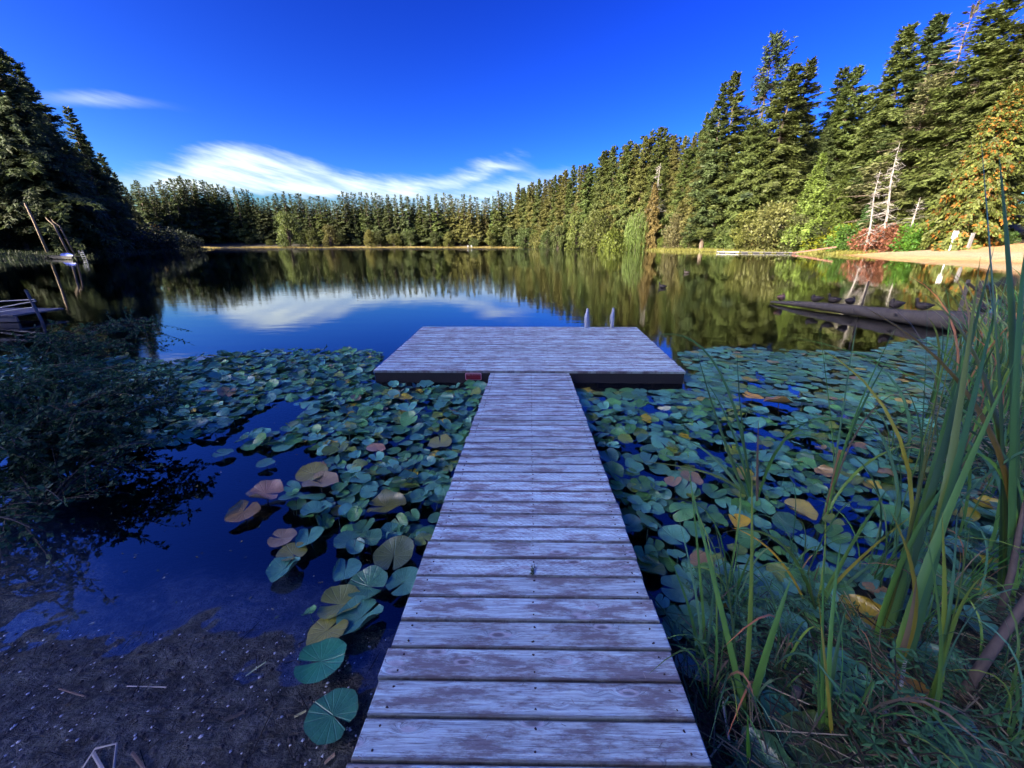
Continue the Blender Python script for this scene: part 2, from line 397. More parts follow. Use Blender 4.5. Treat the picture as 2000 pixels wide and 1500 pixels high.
def water_mat():
    m, g, out = newmat('lake_water')
    ge = g.n('ShaderNodeNewGeometry'); P_ = ge.outputs['Position']; sp = g.n('ShaderNodeSeparateXYZ', i_0=P_)
    yy = sp.outputs[1]; xx = sp.outputs[0]
    mp = g.n('ShaderNodeMapping', i_Vector=P_); mp.inputs['Scale'].default_value = (0.5, 1.3, 1)
    r1 = g.noise(mp.outputs[0], 1.6, 3, 0.5); r2 = g.noise(mp.outputs[0], 9, 2, 0.5)
    amp = g.m('MULTIPLY_ADD', g.smooth(g.noise(P_, 0.06, 2), 0.42, 0.62), 0.8, 0.35)
    h = g.m('MULTIPLY', g.m('ADD', r1, g.m('MULTIPLY', r2, 0.18)), amp)
    far = g.m('MULTIPLY', g.smooth(yy, 125.0, 185.0), g.smooth(g.noise(g.vm('MULTIPLY', P_, (0.004, 0.02, 1)), 1.0, 2), 0.3, 0.5))
    st = g.m('MULTIPLY_ADD', far, 1.2, 0.035)
    bp = g.n('ShaderNodeBump', i_Strength=st, i_Distance=0.12, i_Height=h)
    fr0 = g.n('ShaderNodeFresnel', i_IOR=2.05, i_Normal=bp.outputs[0]); frv = g.m('MULTIPLY', fr0.outputs[0], g.m('SUBTRACT', 1.0, ge.outputs['Backfacing']))
    gl = g.n('ShaderNodeBsdfAnisotropic', i_Color=(0.97, 0.98, 1.0, 1), i_Roughness=g.m('MULTIPLY_ADD', far, 0.12, 0.0), i_Normal=bp.outputs[0])
    tr = g.n('ShaderNodeBsdfTransparent', i_Color=(0.86, 0.93, 1.0, 1))
    mx = g.n('ShaderNodeMixShader', i_0=frv, i_1=tr.outputs[0], i_2=gl.outputs[0])
    va = g.n('ShaderNodeVolumeAbsorption', i_Color=(0.30, 0.42, 0.62, 1), i_Density=9.0)
    g.nt.links.new(mx.outputs[0], out.inputs[0]); g.nt.links.new(va.outputs[0], out.inputs[1]); return m


M_water = water_mat()


def pad_mat():
    m, g, out = newmat('lily_pad_leaf')
    oi = g.n('ShaderNodeObjectInfo'); at = g.n('ShaderNodeAttribute', attribute_name='tint'); st = g.n('ShaderNodeAttribute', attribute_name='st')
    ge = g.n('ShaderNodeNewGeometry')
    sp = g.n('ShaderNodeSeparateXYZ', i_0=st.outputs['Vector'])
    th = g.m('ARCTAN2', sp.outputs[1], sp.outputs[0]); rr = g.vm('LENGTH', st.outputs['Vector']) if False else g.m('SQRT', g.m('ADD', g.m('POWER', sp.outputs[0], 2.0), g.m('POWER', sp.outputs[1], 2.0)))
    vein = g.m('POWER', g.m('ABSOLUTE', g.m('COSINE', g.m('MULTIPLY', th, 8.5))), 24.0)
    mid = g.m('MULTIPLY', g.m('SUBTRACT', 1.0, g.smooth(g.m('ABSOLUTE', sp.outputs[1]), 0.0, 0.045)), g.m('GREATER_THAN', sp.outputs[0], 0.0))
    vein = g.m('MAXIMUM', g.m('MULTIPLY', vein, 0.5), mid)
    n1 = g.noise(ge.outputs['Position'], 9, 5, 0.65); n2 = g.noise(ge.outputs['Position'], 45, 4, 0.7)
    c = g.mix(1.0, oi.outputs['Color'], at.outputs['Color'], 'MULTIPLY')
    v = g.m('MULTIPLY', g.m('MULTIPLY_ADD', n1, 0.9, 0.55), g.m('MULTIPLY_ADD', n2, 0.5, 0.75))
    c = g.mix(1.0, c, g.n('ShaderNodeCombineXYZ', i_0=v, i_1=v, i_2=v).outputs[0], 'MULTIPLY')
    c = g.mix(g.m('MULTIPLY', vein, g.m('MULTIPLY_ADD', n1, 0.5, -0.05)), c, (0.22, 0.36, 0.20))
    edge = g.smooth(rr, 0.86, 1.0)
    c = g.mix(g.m('MULTIPLY', edge, g.m('MULTIPLY_ADD', g.smooth(n1, 0.55, 0.7), 0.6, 0.12)), c, (0.16, 0.12, 0.035))
    c = g.mix(ge.outputs['Backfacing'], c, g.mix(0.5, c, (0.09, 0.09, 0.03)))
    b = g.n('ShaderNodeBsdfPrincipled', i_Base_Color=c, i_Roughness=g.m('MULTIPLY_ADD', n2, 0.2, 0.22)); b.inputs['Specular IOR Level'].default_value = 1.0
    bp = g.n('ShaderNodeBump', i_Strength=0.7, i_Distance=0.012, i_Height=g.m('ADD', g.m('MULTIPLY', vein, -0.3), n1)); g.nt.links.new(bp.outputs[0], b.inputs['Normal'])
    tr = g.n('ShaderNodeBsdfTranslucent', i_Color=c)
    mx = g.n('ShaderNodeMixShader', i_0=0.12, i_1=b.outputs[0], i_2=tr.outputs[0])
    g.nt.links.new(mx.outputs[0], out.inputs[0]); return m


M_pad = pad_mat()

# ------------------------------------------------------------------ terrain and water
LAKE = [(-0.7, 1.30), (-1.25, 1.38), (-2.0, 1.62), (-2.9, 1.58), (-4.0, 2.2), (-6.2, 3.3), (-9, 5.5), (-17, 8.5), (-24, 14), (-38, 24), (-60, 36), (-72, 47),
        (-72, 58), (-80, 74), (-96, 98), (-114, 126), (-133, 158), (-142, 180), (-165, 205), (-170, 225), (-120, 236), (-60, 243), (-20, 240), (6, 236), (22, 222), (32, 196),
        (38, 170), (43, 142), (52, 118), (68, 104), (64, 82), (53.5, 63), (55, 52), (58, 45), (62, 36), (50, 22), (30, 13.5), (14.5, 11.2), (12.6, 8.8), (8.6, 5.6), (5.4, 3.1), (3.7, 2.15), (2.5, 1.62), (1.5, 1.42), (0.6, 1.32)]
LP = np.array(LAKE); LQ = np.roll(LP, -1, axis=0)


def sdist(X, Y):
    """signed distance to the lake outline, positive on land"""
    shp = X.shape; X = X.ravel(); Y = Y.ravel(); best = np.full(X.shape, 1e9); inside = np.zeros(X.shape, bool)
    for (ax, ay), (bx, by) in zip(LP, LQ):
        dx, dy = bx - ax, by - ay; t = np.clip(((X - ax) * dx + (Y - ay) * dy) / (dx * dx + dy * dy), 0, 1)
        best = np.minimum(best, np.hypot(X - ax - t * dx, Y - ay - t * dy))
        c = ((ay > Y) != (by > Y)) & (X < (bx - ax) * (Y - ay) / (by - ay + 1e-12) + ax); inside ^= c
    return np.where(inside, -best, best).reshape(shp)


def vnoise(X, Y, f, seed=0):
    x = X * f; y = Y * f; xi = np.floor(x).astype(np.int64); yi = np.floor(y).astype(np.int64); fx = x - xi; fy = y - yi; fx = fx * fx * (3 - 2 * fx); fy = fy * fy * (3 - 2 * fy)
    def h(a, b):
        n = (a * 374761393 + b * 668265263 + seed * 974634777) & 0xffffffff; n = ((n ^ (n >> 13)) * 1274126177) & 0xffffffff; return ((n ^ (n >> 16)) & 0xffff) / 65535.0
    return (h(xi, yi) * (1 - fx) + h(xi + 1, yi) * fx) * (1 - fy) + (h(xi, yi + 1) * (1 - fx) + h(xi + 1, yi + 1) * fx) * fy - .5
def mudrelief(X, Y):
    u = X * .9 + Y * .43; v = -X * .43 + Y * .9
    return .040 * vnoise(u * .45, v, 5, 1) + .036 * vnoise(u * .5, v, 13, 2) + .026 * vnoise(u * .6, v, 29, 3)
def wav(X, Y, f, ph=0): return np.sin(X * f + ph) * np.cos(Y * f * 1.13 + ph * 1.7) + 0.5 * np.sin(X * f * 2.3 + Y * f * 1.9 + ph)


def height(X, Y, s=None):
    X = np.asarray(X, float); Y = np.asarray(Y, float)
    if s is None: s = sdist(X, Y)
    near = np.clip(1 - np.hypot(X, Y) / 14, 0, 1)
    s2 = s + 0.10 * near * wav(X, Y, 3.1) + 0.03 * near * wav(X, Y, 9.0, 1.0) + (1 - near) * 0.8 * wav(X, Y, 0.21) * np.clip(np.hypot(X, Y) / 60, 0, 1)
    land = np.where(s2 < 21, 0.1 * s2, 2.1 + 0.14 * (s2 - 21)); land = np.minimum(land, 9 + 0.02 * s2)
    bed = np.maximum(np.where(s2 > -0.4, 0.10 * s2, -0.04 + 0.5 * (s2 + 0.4)), -1.5)
    z = np.where(s2 > 0, land, bed)
    near2 = np.clip(1 - np.hypot(X, Y) / 9, 0, 1) * np.clip(1.0 + s2 * 1.2, 0.25, 1); z = z + near2 * mudrelief(X, Y) + (1 - near) * np.clip(s2 / 20, 0, 1) * 0.25 * wav(X, Y, 0.4, 1)
    return z
def H(x, y): return float(height(np.array([x]), np.array([y]))[0])


def axis(d0, d1, step, lim_lo, lim_hi, gr=1.055):
    a = list(np.arange(d0, d1, step)); s_ = step
    while a[-1] < lim_hi: s_ = min(s_ * gr, 14); a.append(a[-1] + s_)
    s_ = step
    while a[0] > lim_lo: s_ = min(s_ * gr, 14); a.insert(0, a[0] - s_)
    return np.array(a)


xs = axis(-4, 5, 0.025, -900, 900); ys = axis(0.1, 4, 0.025, -300, 1300)
X, Y = np.meshgrid(xs, ys); S = sdist(X, Y); Z = height(X, Y, S)
nx, ny = len(xs), len(ys)
idx = np.arange(nx * ny).reshape(ny, nx)
F = np.stack([idx[:-1, :-1].ravel(), idx[:-1, 1:].ravel(), idx[1:, 1:].ravel(), idx[1:, :-1].ravel()], 1)
V = np.stack([X.ravel(), Y.ravel(), Z.ravel()], 1)
mud = np.array((0.155, 0.155, 0.125)); sand = np.array((0.62, 0.35, 0.14)); grass = np.array((0.045, 0.06, 0.02)); floor_ = np.array((0.05, 0.045, 0.025)); straw = np.array((0.42, 0.33, 0.14)); palesand = np.array((0.52, 0.40, 0.23))
T = np.zeros(X.shape + (3,)); Rr = np.hypot(X, Y)
T[:] = floor_
def sm(v, a, b): t = np.clip((v - a) / (b - a), 0, 1); return (t * t * (3 - 2 * t))[..., None]
gmask = sm(-S, -22, -8) * (1 - sm(Rr, 150, 180)); T = T * (1 - gmask) + grass * gmask
fs = sm(-S, -11, -5) * sm(Y, 105, 150); T = T * (1 - fs) + straw * 0.55 * fs
bm = sm(X, 40, 50) * (1 - sm(Y, 100, 108)) * sm(Y, 14, 22) * sm(-S, -26, -20); T = T * (1 - bm) + sand * bm
bw = bm * (sm(S, 3, 6) * (1 - sm(S, 9, 13))); T = T * (1 - bw) + palesand * bw
red = sm(-np.hypot(X - 14, Y - 244), -16, -9); T = T * (1 - red) + np.array((0.42, 0.20, 0.13)) * red
nm = 1 - sm(Rr, 12, 20); T = T * (1 - nm) + mud * nm
me = np_mesh('ground', V, F, M_ground, T.reshape(-1, 3), smooth=True)
tag(place('ground', me), 'dark muddy shore, forest floor and tan beach round the lake', kind='structure')
# water: closed slab so that light is absorbed with depth
wb = MB(); wb.box((0, 130, -0.85), (560, 300, 1.7))
tag(wb.build('lake_water', M_water), 'calm blue lake water reflecting trees and cloud', kind='structure')

# ------------------------------------------------------------------ walkway and platform
SL = -math.tan(R(2.8)); PT = 0.1398; Wd = 1.257; HW0 = CAMZ - 1.65          # deck height under the camera
rs = random.Random(3)
GANG_END = 5.86
wk = empty('wooden_walkway', (0, 0, HW0)); wk.rotation_euler = (math.atan(SL), 0, 0)
tag(wk, 'narrow weathered plank walkway sloping from the mud bank down to the floating platform', 'walkway')
CXW = 0.0
cxs = (W(0, 0) if False else None)
# axis offset: the walkway's centre line sits a little right of the lens
wk.location.x = 0.005
plank_me = []
for k in range(4):
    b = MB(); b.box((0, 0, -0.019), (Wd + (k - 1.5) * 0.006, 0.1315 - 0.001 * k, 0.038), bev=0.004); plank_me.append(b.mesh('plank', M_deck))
k0 = 0.4864 * 1.65
y = k0 - PT * 0.5 - PT * 8
npl = 0
while y / cos(math.atan(SL)) < GANG_END - 0.02 + 0.0:
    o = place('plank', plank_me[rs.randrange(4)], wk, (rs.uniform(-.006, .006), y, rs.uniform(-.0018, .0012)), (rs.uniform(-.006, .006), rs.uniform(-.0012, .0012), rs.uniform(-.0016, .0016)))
    npl += 1; y += PT
for x in (-0.55, 0.0, 0.55):
    b = MB(); b.box((x, (y + k0) / 2 - 0.6, -0.116), (0.045, y - k0 + 1.0, 0.15)); b.build('stringer', M_black, wk)
nb = MB(); yy = k0 - PT * 8.5 + PT
yn = k0 - PT * 0.5 - PT * 8
while yn < y - .01:
    for x in (-0.56, 0.02, 0.57):
        for dy in (-0.038, 0.036):
            nb.tube([(x + rs.uniform(-.012, .012), yn + dy + rs.uniform(-.006, .006), -0.004), (x, yn + dy, 0.0022)], 0.0042, 6)
    yn += PT
tag(nb.build('nail_heads', M_nail, wk), kind='stuff')

pf = empty('floating_platform', (0, 5.87, 0.192)); PS = math.tan(R(1.8)); pf.rotation_euler = (math.atan(PS), 0, 0)
tag(pf, 'wide wooden floating swim platform with dark skirt at the end of the walkway', 'dock')
pl = P(729.5, 723.5, 5.87); pr = P(1339, 726, 5.87)
pcx = (pl.x + pr.x) / 2; PWd = pr.x - pl.x; PD = 3.06; pf.location.x = pcx; pf.location.z = (pl.z + pr.z) / 2
pf.rotation_euler = (math.atan(PS), -math.atan2(pr.z - pl.z, PWd) * 0, 0)
NP = 22; pp = PD / NP
for i in range(NP):
    split = (i == NP - 1) or i in (4, 11)
    if not split:
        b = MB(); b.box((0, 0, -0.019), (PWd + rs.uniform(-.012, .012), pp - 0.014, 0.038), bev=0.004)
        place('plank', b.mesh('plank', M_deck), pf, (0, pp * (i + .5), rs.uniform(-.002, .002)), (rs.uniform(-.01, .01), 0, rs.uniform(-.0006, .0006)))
    else:
        cut = {NP - 1: 0.0, 4: 0.7, 11: -0.9}[i]
        for (a, c) in ((-PWd / 2, cut - 0.002), (cut + 0.002, PWd / 2)):
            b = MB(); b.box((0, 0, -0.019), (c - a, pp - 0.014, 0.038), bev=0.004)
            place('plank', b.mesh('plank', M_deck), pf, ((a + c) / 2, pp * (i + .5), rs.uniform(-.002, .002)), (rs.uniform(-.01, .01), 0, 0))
b = MB(); b.box((0, 0.025, -0.125), (PWd - 0.02, 0.04, 0.17)); b.build('front_skirt_board', M_black, pf)
b = MB(); b.box((0, PD - 0.03, -0.125), (PWd - 0.02, 0.04, 0.17)); b.build('rear_skirt_board', M_black, pf)
for sx in (-1, 1):
    b = MB(); b.box((sx * (PWd / 2 - 0.03), PD / 2, -0.125), (0.04, PD - 0.1, 0.17)); b.build('side_skirt_board', M_black, pf)
for sx in (-1.6, 0, 1.6):
    b = MB(); b.box((sx, PD / 2, -0.24), (0.9, PD - 0.3, 0.24), bev=0.03); b.build('float_block', M_black, pf)
nb = MB()
for i in range(NP):
    for x in np.linspace(-PWd / 2 + 0.08, PWd / 2 - 0.08, 8):
        for dy in (-.035, .035): nb.tube([(x, pp * (i + .5) + dy, -.004), (x, pp * (i + .5) + dy, .0022)], 0.0045, 5)
tag(nb.build('nail_heads', M_nail, pf), kind='stuff')

# red notice on the skirt
sp0 = P(924.5, 735.5, 5.86); sg = empty('notice_plate', (sp0.x, pf.location.y - 0.004, sp0.z))
tag(sg, 'small dark red notice plate with pale border screwed to the platform skirt', 'sign')
sw, sh = 0.262, 0.118
b = MB()
def rrect(b, w_, h_, r, y0, y1):
    ring = []
    for cx_, cz_, a0 in ((w_ / 2 - r, h_ / 2 - r, 0), (-w_ / 2 + r, h_ / 2 - r, 90), (-w_ / 2 + r, -h_ / 2 + r, 180), (w_ / 2 - r, -h_ / 2 + r, 270)):
        for k in range(4):
            a = R(a0 + k * 30); ring.append((cx_ + r * cos(a), cz_ + r * sin(a)))
    f = [b.vert((x, y0, z)) for x, z in ring]; k_ = [b.vert((x, y1, z)) for x, z in ring]; n = len(ring)
    b.face(*f); b.face(*k_[::-1])
    for i in range(n): b.face(f[i], k_[i], k_[(i + 1) % n], f[(i + 1) % n])
rrect(b, sw, sh, 0.018, -0.006, 0.003); b.build('border', M_pink, sg)
b = MB(); rrect(b, sw - 0.022, sh - 0.018, 0.012, -0.009, -0.0055); b.build('panel', M_red, sg)
def text(s_, size, loc, par, mat, name='lettering', rot=(R(90), 0, 0)):
    cu = bpy.data.curves.new(name, 'FONT'); cu.body = s_; cu.size = size; cu.align_x = 'CENTER'; cu.align_y = 'CENTER'; cu.extrude = 0.0006
    cu.materials.append(mat); o = bpy.data.objects.new(name, cu); col.objects.link(o); o.parent = par; o.location = loc; o.rotation_euler = rot
    dg = bpy.context.evaluated_depsgraph_get(); me_ = bpy.data.meshes.new_from_object(o.evaluated_get(dg)); bpy.data.objects.remove(o)
    return place(name, me_, par, loc, rot)
text('Danger. All Lines Float', 0.025, (0, -0.0105, 0.034), sg, M_pink)
for zz in (-0.03, 0.03):
    pass

# swim-ladder handrails at the far edge
def ladder():
    r = empty('swim_ladder', (0, 0, 0))
    tag(r, 'grey plastic swim ladder with two upright handrails on the platform far edge', 'ladder')
    ps = [P(1146, 646, 8.80), P(1196, 645, 8.80)]
    for q in ps:
        b = MB(); x, yb, zb = q.x, 8.80, q.z
        hgt = 0.50
        b2 = MB()
        # moulded upright: closed loop profile in the YZ plane, seen almost end on
        yw = .13 if q is ps[0] else .10
        prof = [(-.09, 0), (-.085, .24), (-.06, .36), (-.01, .455), (.045, .475), (.10, .45), (.14, .34), (.16, .2), (.17, -.45)]
        b2.tube([(x + dy * .28, yb + .09 + dy, zb + dz) for dy, dz in prof], [.036, .034, .026, .024, .024, .026, .03, .034, .034], 8, True, (1, 1)); b2.build('handrail', M_plastic, r, smooth=True)
        b5 = MB(); b5.box((x, yb + .06, zb + .13), (.035, .15, .24), bev=.012); b5.box((x + .01, yb + .13, zb + .30), (.028, .05, .14), bev=.01); b5.build('web', M_plastic, r)
        b3 = MB(); b3.box((x, yb + 0.06, zb + 0.012), (0.19, 0.24, 0.024), bev=0.006); b3.build('base_plate', M_plastic, r)
        b4 = MB(); b4.tube([(x - 0.055, yb + 0.0, zb + 0.2), (x - 0.05, yb + 0.03, zb + 0.33), (x - .03, yb + .04, zb + 0.40)], [0.022, 0.02, 0.016], 6); b4.build('grip', M_plastic, r, smooth=True)
    for zz in (-0.02, -0.28):
        b = MB(); b.box(((ps[0].x + ps[1].x) / 2, 9.045, ps[0].z + zz - 0.1), (ps[1].x - ps[0].x, 0.09, 0.03)); b.build('step', M_plastic, r)
ladder()

# ------------------------------------------------------------------ trees
def rot_axis(v, k, a): return v * cos(a) + k.cross(v) * sin(a)


def conifer(seed, Ht=25.0, rad=4.2, nbr=170, nst=8, fan=3, droop=0.5, base=0.06, leafy=1.0, power=0.85, lopside=0.0, sp_len=0.30, tone=0.25, flag=0.0, bare=0.0, topthin=1.0, wr=0.17):
    """returns (trunk mesh with limbs, crown mesh): irregular whorls of drooping sprays"""
    rng = np.random.default_rng(seed); r = random.Random(seed)
    tb = MB(); k = 9
    lean = [(0.25 * r.uniform(-1, 1) * (i / k) ** 2, 0.25 * r.uniform(-1, 1) * (i / k) ** 2, Ht * i / k) for i in range(k + 1)]
    tb.tube(lean, [max(0.015, 0.013 * Ht * (1 - i / k) ** 0.9) for i in range(k + 1)], 7)
    P0 = []; D = []; U_ = []; L = []; Wt = []; C = []
    lob = [r.uniform(0, 6.28) for _ in range(3)]
    for i in range(nbr):
        t = base + (1 - base) * ((i + r.random()) / nbr) ** 0.92
        z = Ht * t; az_ = r.uniform(0, 2 * pi)
        prof = (0.015 + (1 - t)) ** (power + .02) * min(1.0, 0.55 + 2.2 * (t - base + 0.05))
        ln = rad * prof * (0.62 + 0.5 * r.random()) * (1 + lopside * sin(az_ + lob[0] + 6 * t)) + 0.25
        if t > 0.85: ln *= topthin
        if r.random() < 0.08: ln *= 1.25
        e0 = (-0.10 - droop * 0.5 * (1 - t)) if t < 0.7 else (-0.10 + (t - 0.7) * 2.4)
        e0 += r.gauss(0, .16)
        hd = Vector((cos(az_), sin(az_), 0)); side = Vector((-sin(az_), cos(az_), 0))
        cx0 = lean[min(k, int(t * k))]
        def bp(u): return Vector((cx0[0], cx0[1], z)) + hd * (ln * u) + Vector((0, 0, ln * (math.sin(e0) * u - droop * 0.28 * u * u + 0.12 * u ** 3)))
        isbare = r.random() < bare
        if ln > 0.9 or isbare:
            tb.tube([bp(0), bp(0.5), bp(0.95)], [0.012 * ln + 0.012, 0.008 * ln + .006, 0.004], 3, False)
        if isbare:
            for q in range(7):
                u = r.uniform(0.25, 0.95); sd = r.choice((-1, 1)); p = bp(u); tb.tube([p, p + side * (sd * ln * 0.22) + hd * ln * 0.12 + Vector((0, 0, -ln * 0.05))], [0.02, 0.004], 3, False)
            continue
        n = max(2, int(nst * (0.4 + 0.6 * ln / rad) * leafy)); cb = r.uniform(1 - tone, 1 + tone)
        fl = False
        for j in range(n):
            u = 0.22 + 0.78 * (j + r.random()) / n; fl = flag > 0 and r.random() < flag; p = bp(u); tang = (bp(min(1, u + .05)) - bp(u - .05)).normalized()
            for sd in (-1, 1):
                sl = (sp_len * ln * (1.15 - u * 0.75) + 0.26) * r.uniform(0.7, 1.25)
                for f_ in range(fan):
                    a = (f_ - (fan - 1) / 2) * 0.55 + r.uniform(-.2, .2)
                    d = (side * (sd * cos(a + 0.6)) + tang * sin(a + 0.75) + Vector((0, 0, -r.uniform(-0.15, 1.0) * (0.6 + droop) * (0.15 + 0.85 * min(1, ln / 3.2))))).normalized()
                    P0.append(p + Vector((r.gauss(0, .12), r.gauss(0, .12), r.gauss(0, .20))) * min(1, ln / 2.5)); D.append(d); L.append(sl * r.uniform(.7, 1.1)); Wt.append(wr * sl * r.uniform(.7, 1.2))
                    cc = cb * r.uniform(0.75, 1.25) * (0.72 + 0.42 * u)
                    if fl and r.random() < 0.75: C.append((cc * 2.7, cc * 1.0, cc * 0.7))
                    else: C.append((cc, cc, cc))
    # leader
    for j in range(14):
        z = Ht * (0.95 + 0.05 * j / 14); a = r.uniform(0, 6.28)
        P0.append(Vector((lean[-1][0], lean[-1][1], z))); D.append(Vector((cos(a) * .5, sin(a) * .5, .8)).normalized()); L.append(0.7); Wt.append(0.12); C.append((1, 1, 1))
    P0 = np.array([tuple(p) for p in P0]); D = np.array([tuple(d) for d in D]); L = np.array(L)[:, None]; Wt = np.array(Wt)[:, None]; C = np.array(C)
    ho = P0 * np.array([1, 1, 0]); ho /= np.linalg.norm(ho, axis=1)[:, None] + .3; up = np.array([0, 0, 0.6]) + ho * .8 + rng.normal(0, 0.55, D.shape); sd = np.cross(D, up); sd /= np.linalg.norm(sd, axis=1)[:, None] + 1e-9
    un = np.cross(sd, D); m = P0 + D * L * 0.42
    Vv = np.stack([P0, m + sd * Wt - un * Wt * .35, P0 + D * L, m - sd * Wt - un * Wt * .35], 1).reshape(-1, 3)
    n = len(P0); b4 = np.arange(n)[:, None] * 4
    Ff = np.concatenate([b4 + np.array([[0, 1, 2]]), b4 + np.array([[0, 2, 3]])])
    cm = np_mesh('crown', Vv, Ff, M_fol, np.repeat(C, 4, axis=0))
    return tb.mesh('trunk', M_bark), cm, Ht


def leafcloud(rng, centers, radii, n, size, mat, name='crown', squash=0.8, hang=0.0, tone=0.3, shell=0.55):
    ci = rng.integers(0, len(centers), n); d = rng.normal(size=(n, 3)); d /= np.linalg.norm(d, axis=1)[:, None]
    rr = radii[ci] * (shell + (1 - shell) * rng.random(n) ** 0.5) * rng.uniform(0.85, 1.1, n)
    P0 = centers[ci] + d * rr[:, None] * np.array([1, 1, squash])
    D = d * 0.7 + rng.normal(0, 0.5, d.shape) + np.array([0, 0, -hang]); D /= np.linalg.norm(D, axis=1)[:, None]
    L = size * rng.uniform(0.6, 1.3, n)[:, None]; Wt = L * 0.28
    up = d + rng.normal(0, .6, d.shape); sd = np.cross(D, up); sd /= np.linalg.norm(sd, axis=1)[:, None] + 1e-9
    un = np.cross(sd, D); m = P0 + D * L * .45
    Vv = np.stack([P0, m + sd * Wt - un * Wt * .3, P0 + D * L, m - sd * Wt - un * Wt * .3], 1).reshape(-1, 3)
    b4 = np.arange(n)[:, None] * 4; Ff = np.concatenate([b4 + np.array([[0, 1, 2]]), b4 + np.array([[0, 2, 3]])])
    lobe_t = rng.uniform(1 - tone, 1 + tone, len(centers))[ci]; c = (lobe_t * rng.uniform(.7, 1.3, n))[:, None] * np.ones(3)
    return np_mesh(name, Vv, Ff, mat, np.repeat(c, 4, axis=0))


def broadleaf(seed, Ht=8.0, rad=3.6, nl=22, n=5500, size=0.42, base=0.12, bush=False):
    rng = np.random.default_rng(seed); r = random.Random(seed); tb = MB(); cs = []; rr = []
    for i in range(nl):
        t = base + (0.92 - base) * (i + r.random()) / nl; a = r.uniform(0, 6.28); q = rad * math.sqrt(max(0.05, 1 - (2 * t - 0.75) ** 2 / 1.6)) * r.uniform(0.25, 0.8)
        cs.append((cos(a) * q, sin(a) * q, Ht * t)); rr.append(rad * r.uniform(0.25, 0.45))
        tb.tube([(0, 0, Ht * t * 0.3), (cs[-1][0] * .5, cs[-1][1] * .5, Ht * t * .75), cs[-1]], [0.02 * rad + .02, 0.012 * rad + .01, 0.012], 4, False)
    tb.tube([(0, 0, -0.2), (0.1, 0, Ht * .4), (0, .1, Ht * .8)], [0.03 * rad + .03, 0.02 * rad + .02, 0.02], 6)
    return tb.mesh('trunk', M_bark), leafcloud(rng, np.array(cs), np.array(rr), n, size, M_leaf), Ht


def willow(seed, Ht=9.0, rad=4.5):
    rng = np.random.default_rng(seed); r = random.Random(seed); tb = MB(); P0 = []; D = []; C = []
    tb.tube([(0, 0, -.2), (.2, 0, 3), (0, .1, 6.5)], [.35, .28, .15], 7)
    for i in range(330):
        a = r.uniform(0, 6.28); q = rad * math.sqrt(r.random()); top = Ht * (1 - 0.35 * (q / rad) ** 2) * r.uniform(.78, 1.0); x, y_ = cos(a) * q, sin(a) * q
        if i % 9 == 0: tb.tube([(0, 0, 4), (x * .5, y_ * .5, top * .9), (x, y_, top)], [.1, .06, .02], 4, False)
        z = top; c = r.uniform(.7, 1.3); end = r.uniform(0.1, 0.35) * Ht * (1.2 - q / rad)
        while z > end:
            P0.append((x, y_, z)); D.append((r.gauss(0, .25) + cos(a) * .1, r.gauss(0, .25) + sin(a) * .1, -1)); C.append(c * r.uniform(.8, 1.2)); z -= 0.28; x += r.gauss(0, .03); y_ += r.gauss(0, .03)
    P0 = np.array(P0); D = np.array(D); D /= np.linalg.norm(D, axis=1)[:, None]; n = len(P0); up = rng.normal(size=(n, 3)); sd = np.cross(D, up); sd /= np.linalg.norm(sd, axis=1)[:, None]
    m = P0 + D * .2; Vv = np.stack([P0, m + sd * .075, P0 + D * .55, m - sd * .075], 1).reshape(-1, 3); b4 = np.arange(n)[:, None] * 4
    Ff = np.concatenate([b4 + np.array([[0, 1, 2]]), b4 + np.array([[0, 2, 3]])])
    return tb.mesh('trunk', M_bark), np_mesh('crown', Vv, Ff, M_leaf, np.repeat(np.array(C)[:, None] * np.ones(3), 4, axis=0)), Ht


def snag(seed, Ht=14.0):
    r = random.Random(seed); tb = MB(); tb.tube([(0, 0, -.3), (.3, 0, Ht * .35), (-.1, .2, Ht * .7), (.2, .1, Ht)], [.26, .2, .13, .02], 6)
    lb = MB()
    for i in range(60):
        t = r.uniform(.12, .97); a = r.uniform(0, 6.28); ln = (1 - t) * 3.6 * r.uniform(.4, 1) + .5; p = Vector((0, 0, Ht * t)); hd = Vector((cos(a), sin(a), r.uniform(-.5, .15)))
        q = p + hd * ln * .6 + Vector((0, 0, -.1)); e = q + hd * ln * .4 + Vector((r.gauss(0, .2), r.gauss(0, .2), r.uniform(-.1, .4)))
        lb.tube([p, q, e], [.05, .03, .008], 3, False)
        for _ in range(4):
            u = r.uniform(.3, 1); s_ = p.lerp(e, u); lb.tube([s_, s_ + Vector((r.gauss(0, .5), r.gauss(0, .5), r.gauss(0, .3)))], [.018, .004], 3, False)
    return tb.mesh('trunk', M_grey), lb.mesh('bare_branches', M_grey), Ht


NEAR = [conifer(11 + i, rad=rd, nbr=int(nb_ * 1.6), nst=17, fan=4, sp_len=.19, wr=.16, droop=dr, power=pw, lopside=.22, base=bs) for i, (rd, nb_, dr, pw, bs) in enumerate(
    [(4.6, 210, .5, .8, .05), (3.7, 190, .35, .9, .08), (5.2, 230, .7, .75, .04), (4.2, 170, .45, .7, .12), (3.4, 160, .3, .8, .1)])]
FAR = [conifer(41 + i, rad=rd, nbr=nb_, nst=6, fan=2, droop=.45, power=pw + .25, lopside=.25, base=bs, sp_len=.45, wr=.30, tone=.35) for i, (rd, nb_, pw, bs) in enumerate(
    [(4.4, 170, .8, .03), (3.7, 150, .75, .08), (4.9, 180, .85, .02), (3.9, 150, .65, .10), (4.2, 160, .9, .04)])]
SPARSE = conifer(71, rad=5.6, nbr=260, nst=13, fan=3, droop=.25, power=.6, lopside=.4, base=.1, leafy=.85, bare=.22, sp_len=.2, wr=.2)
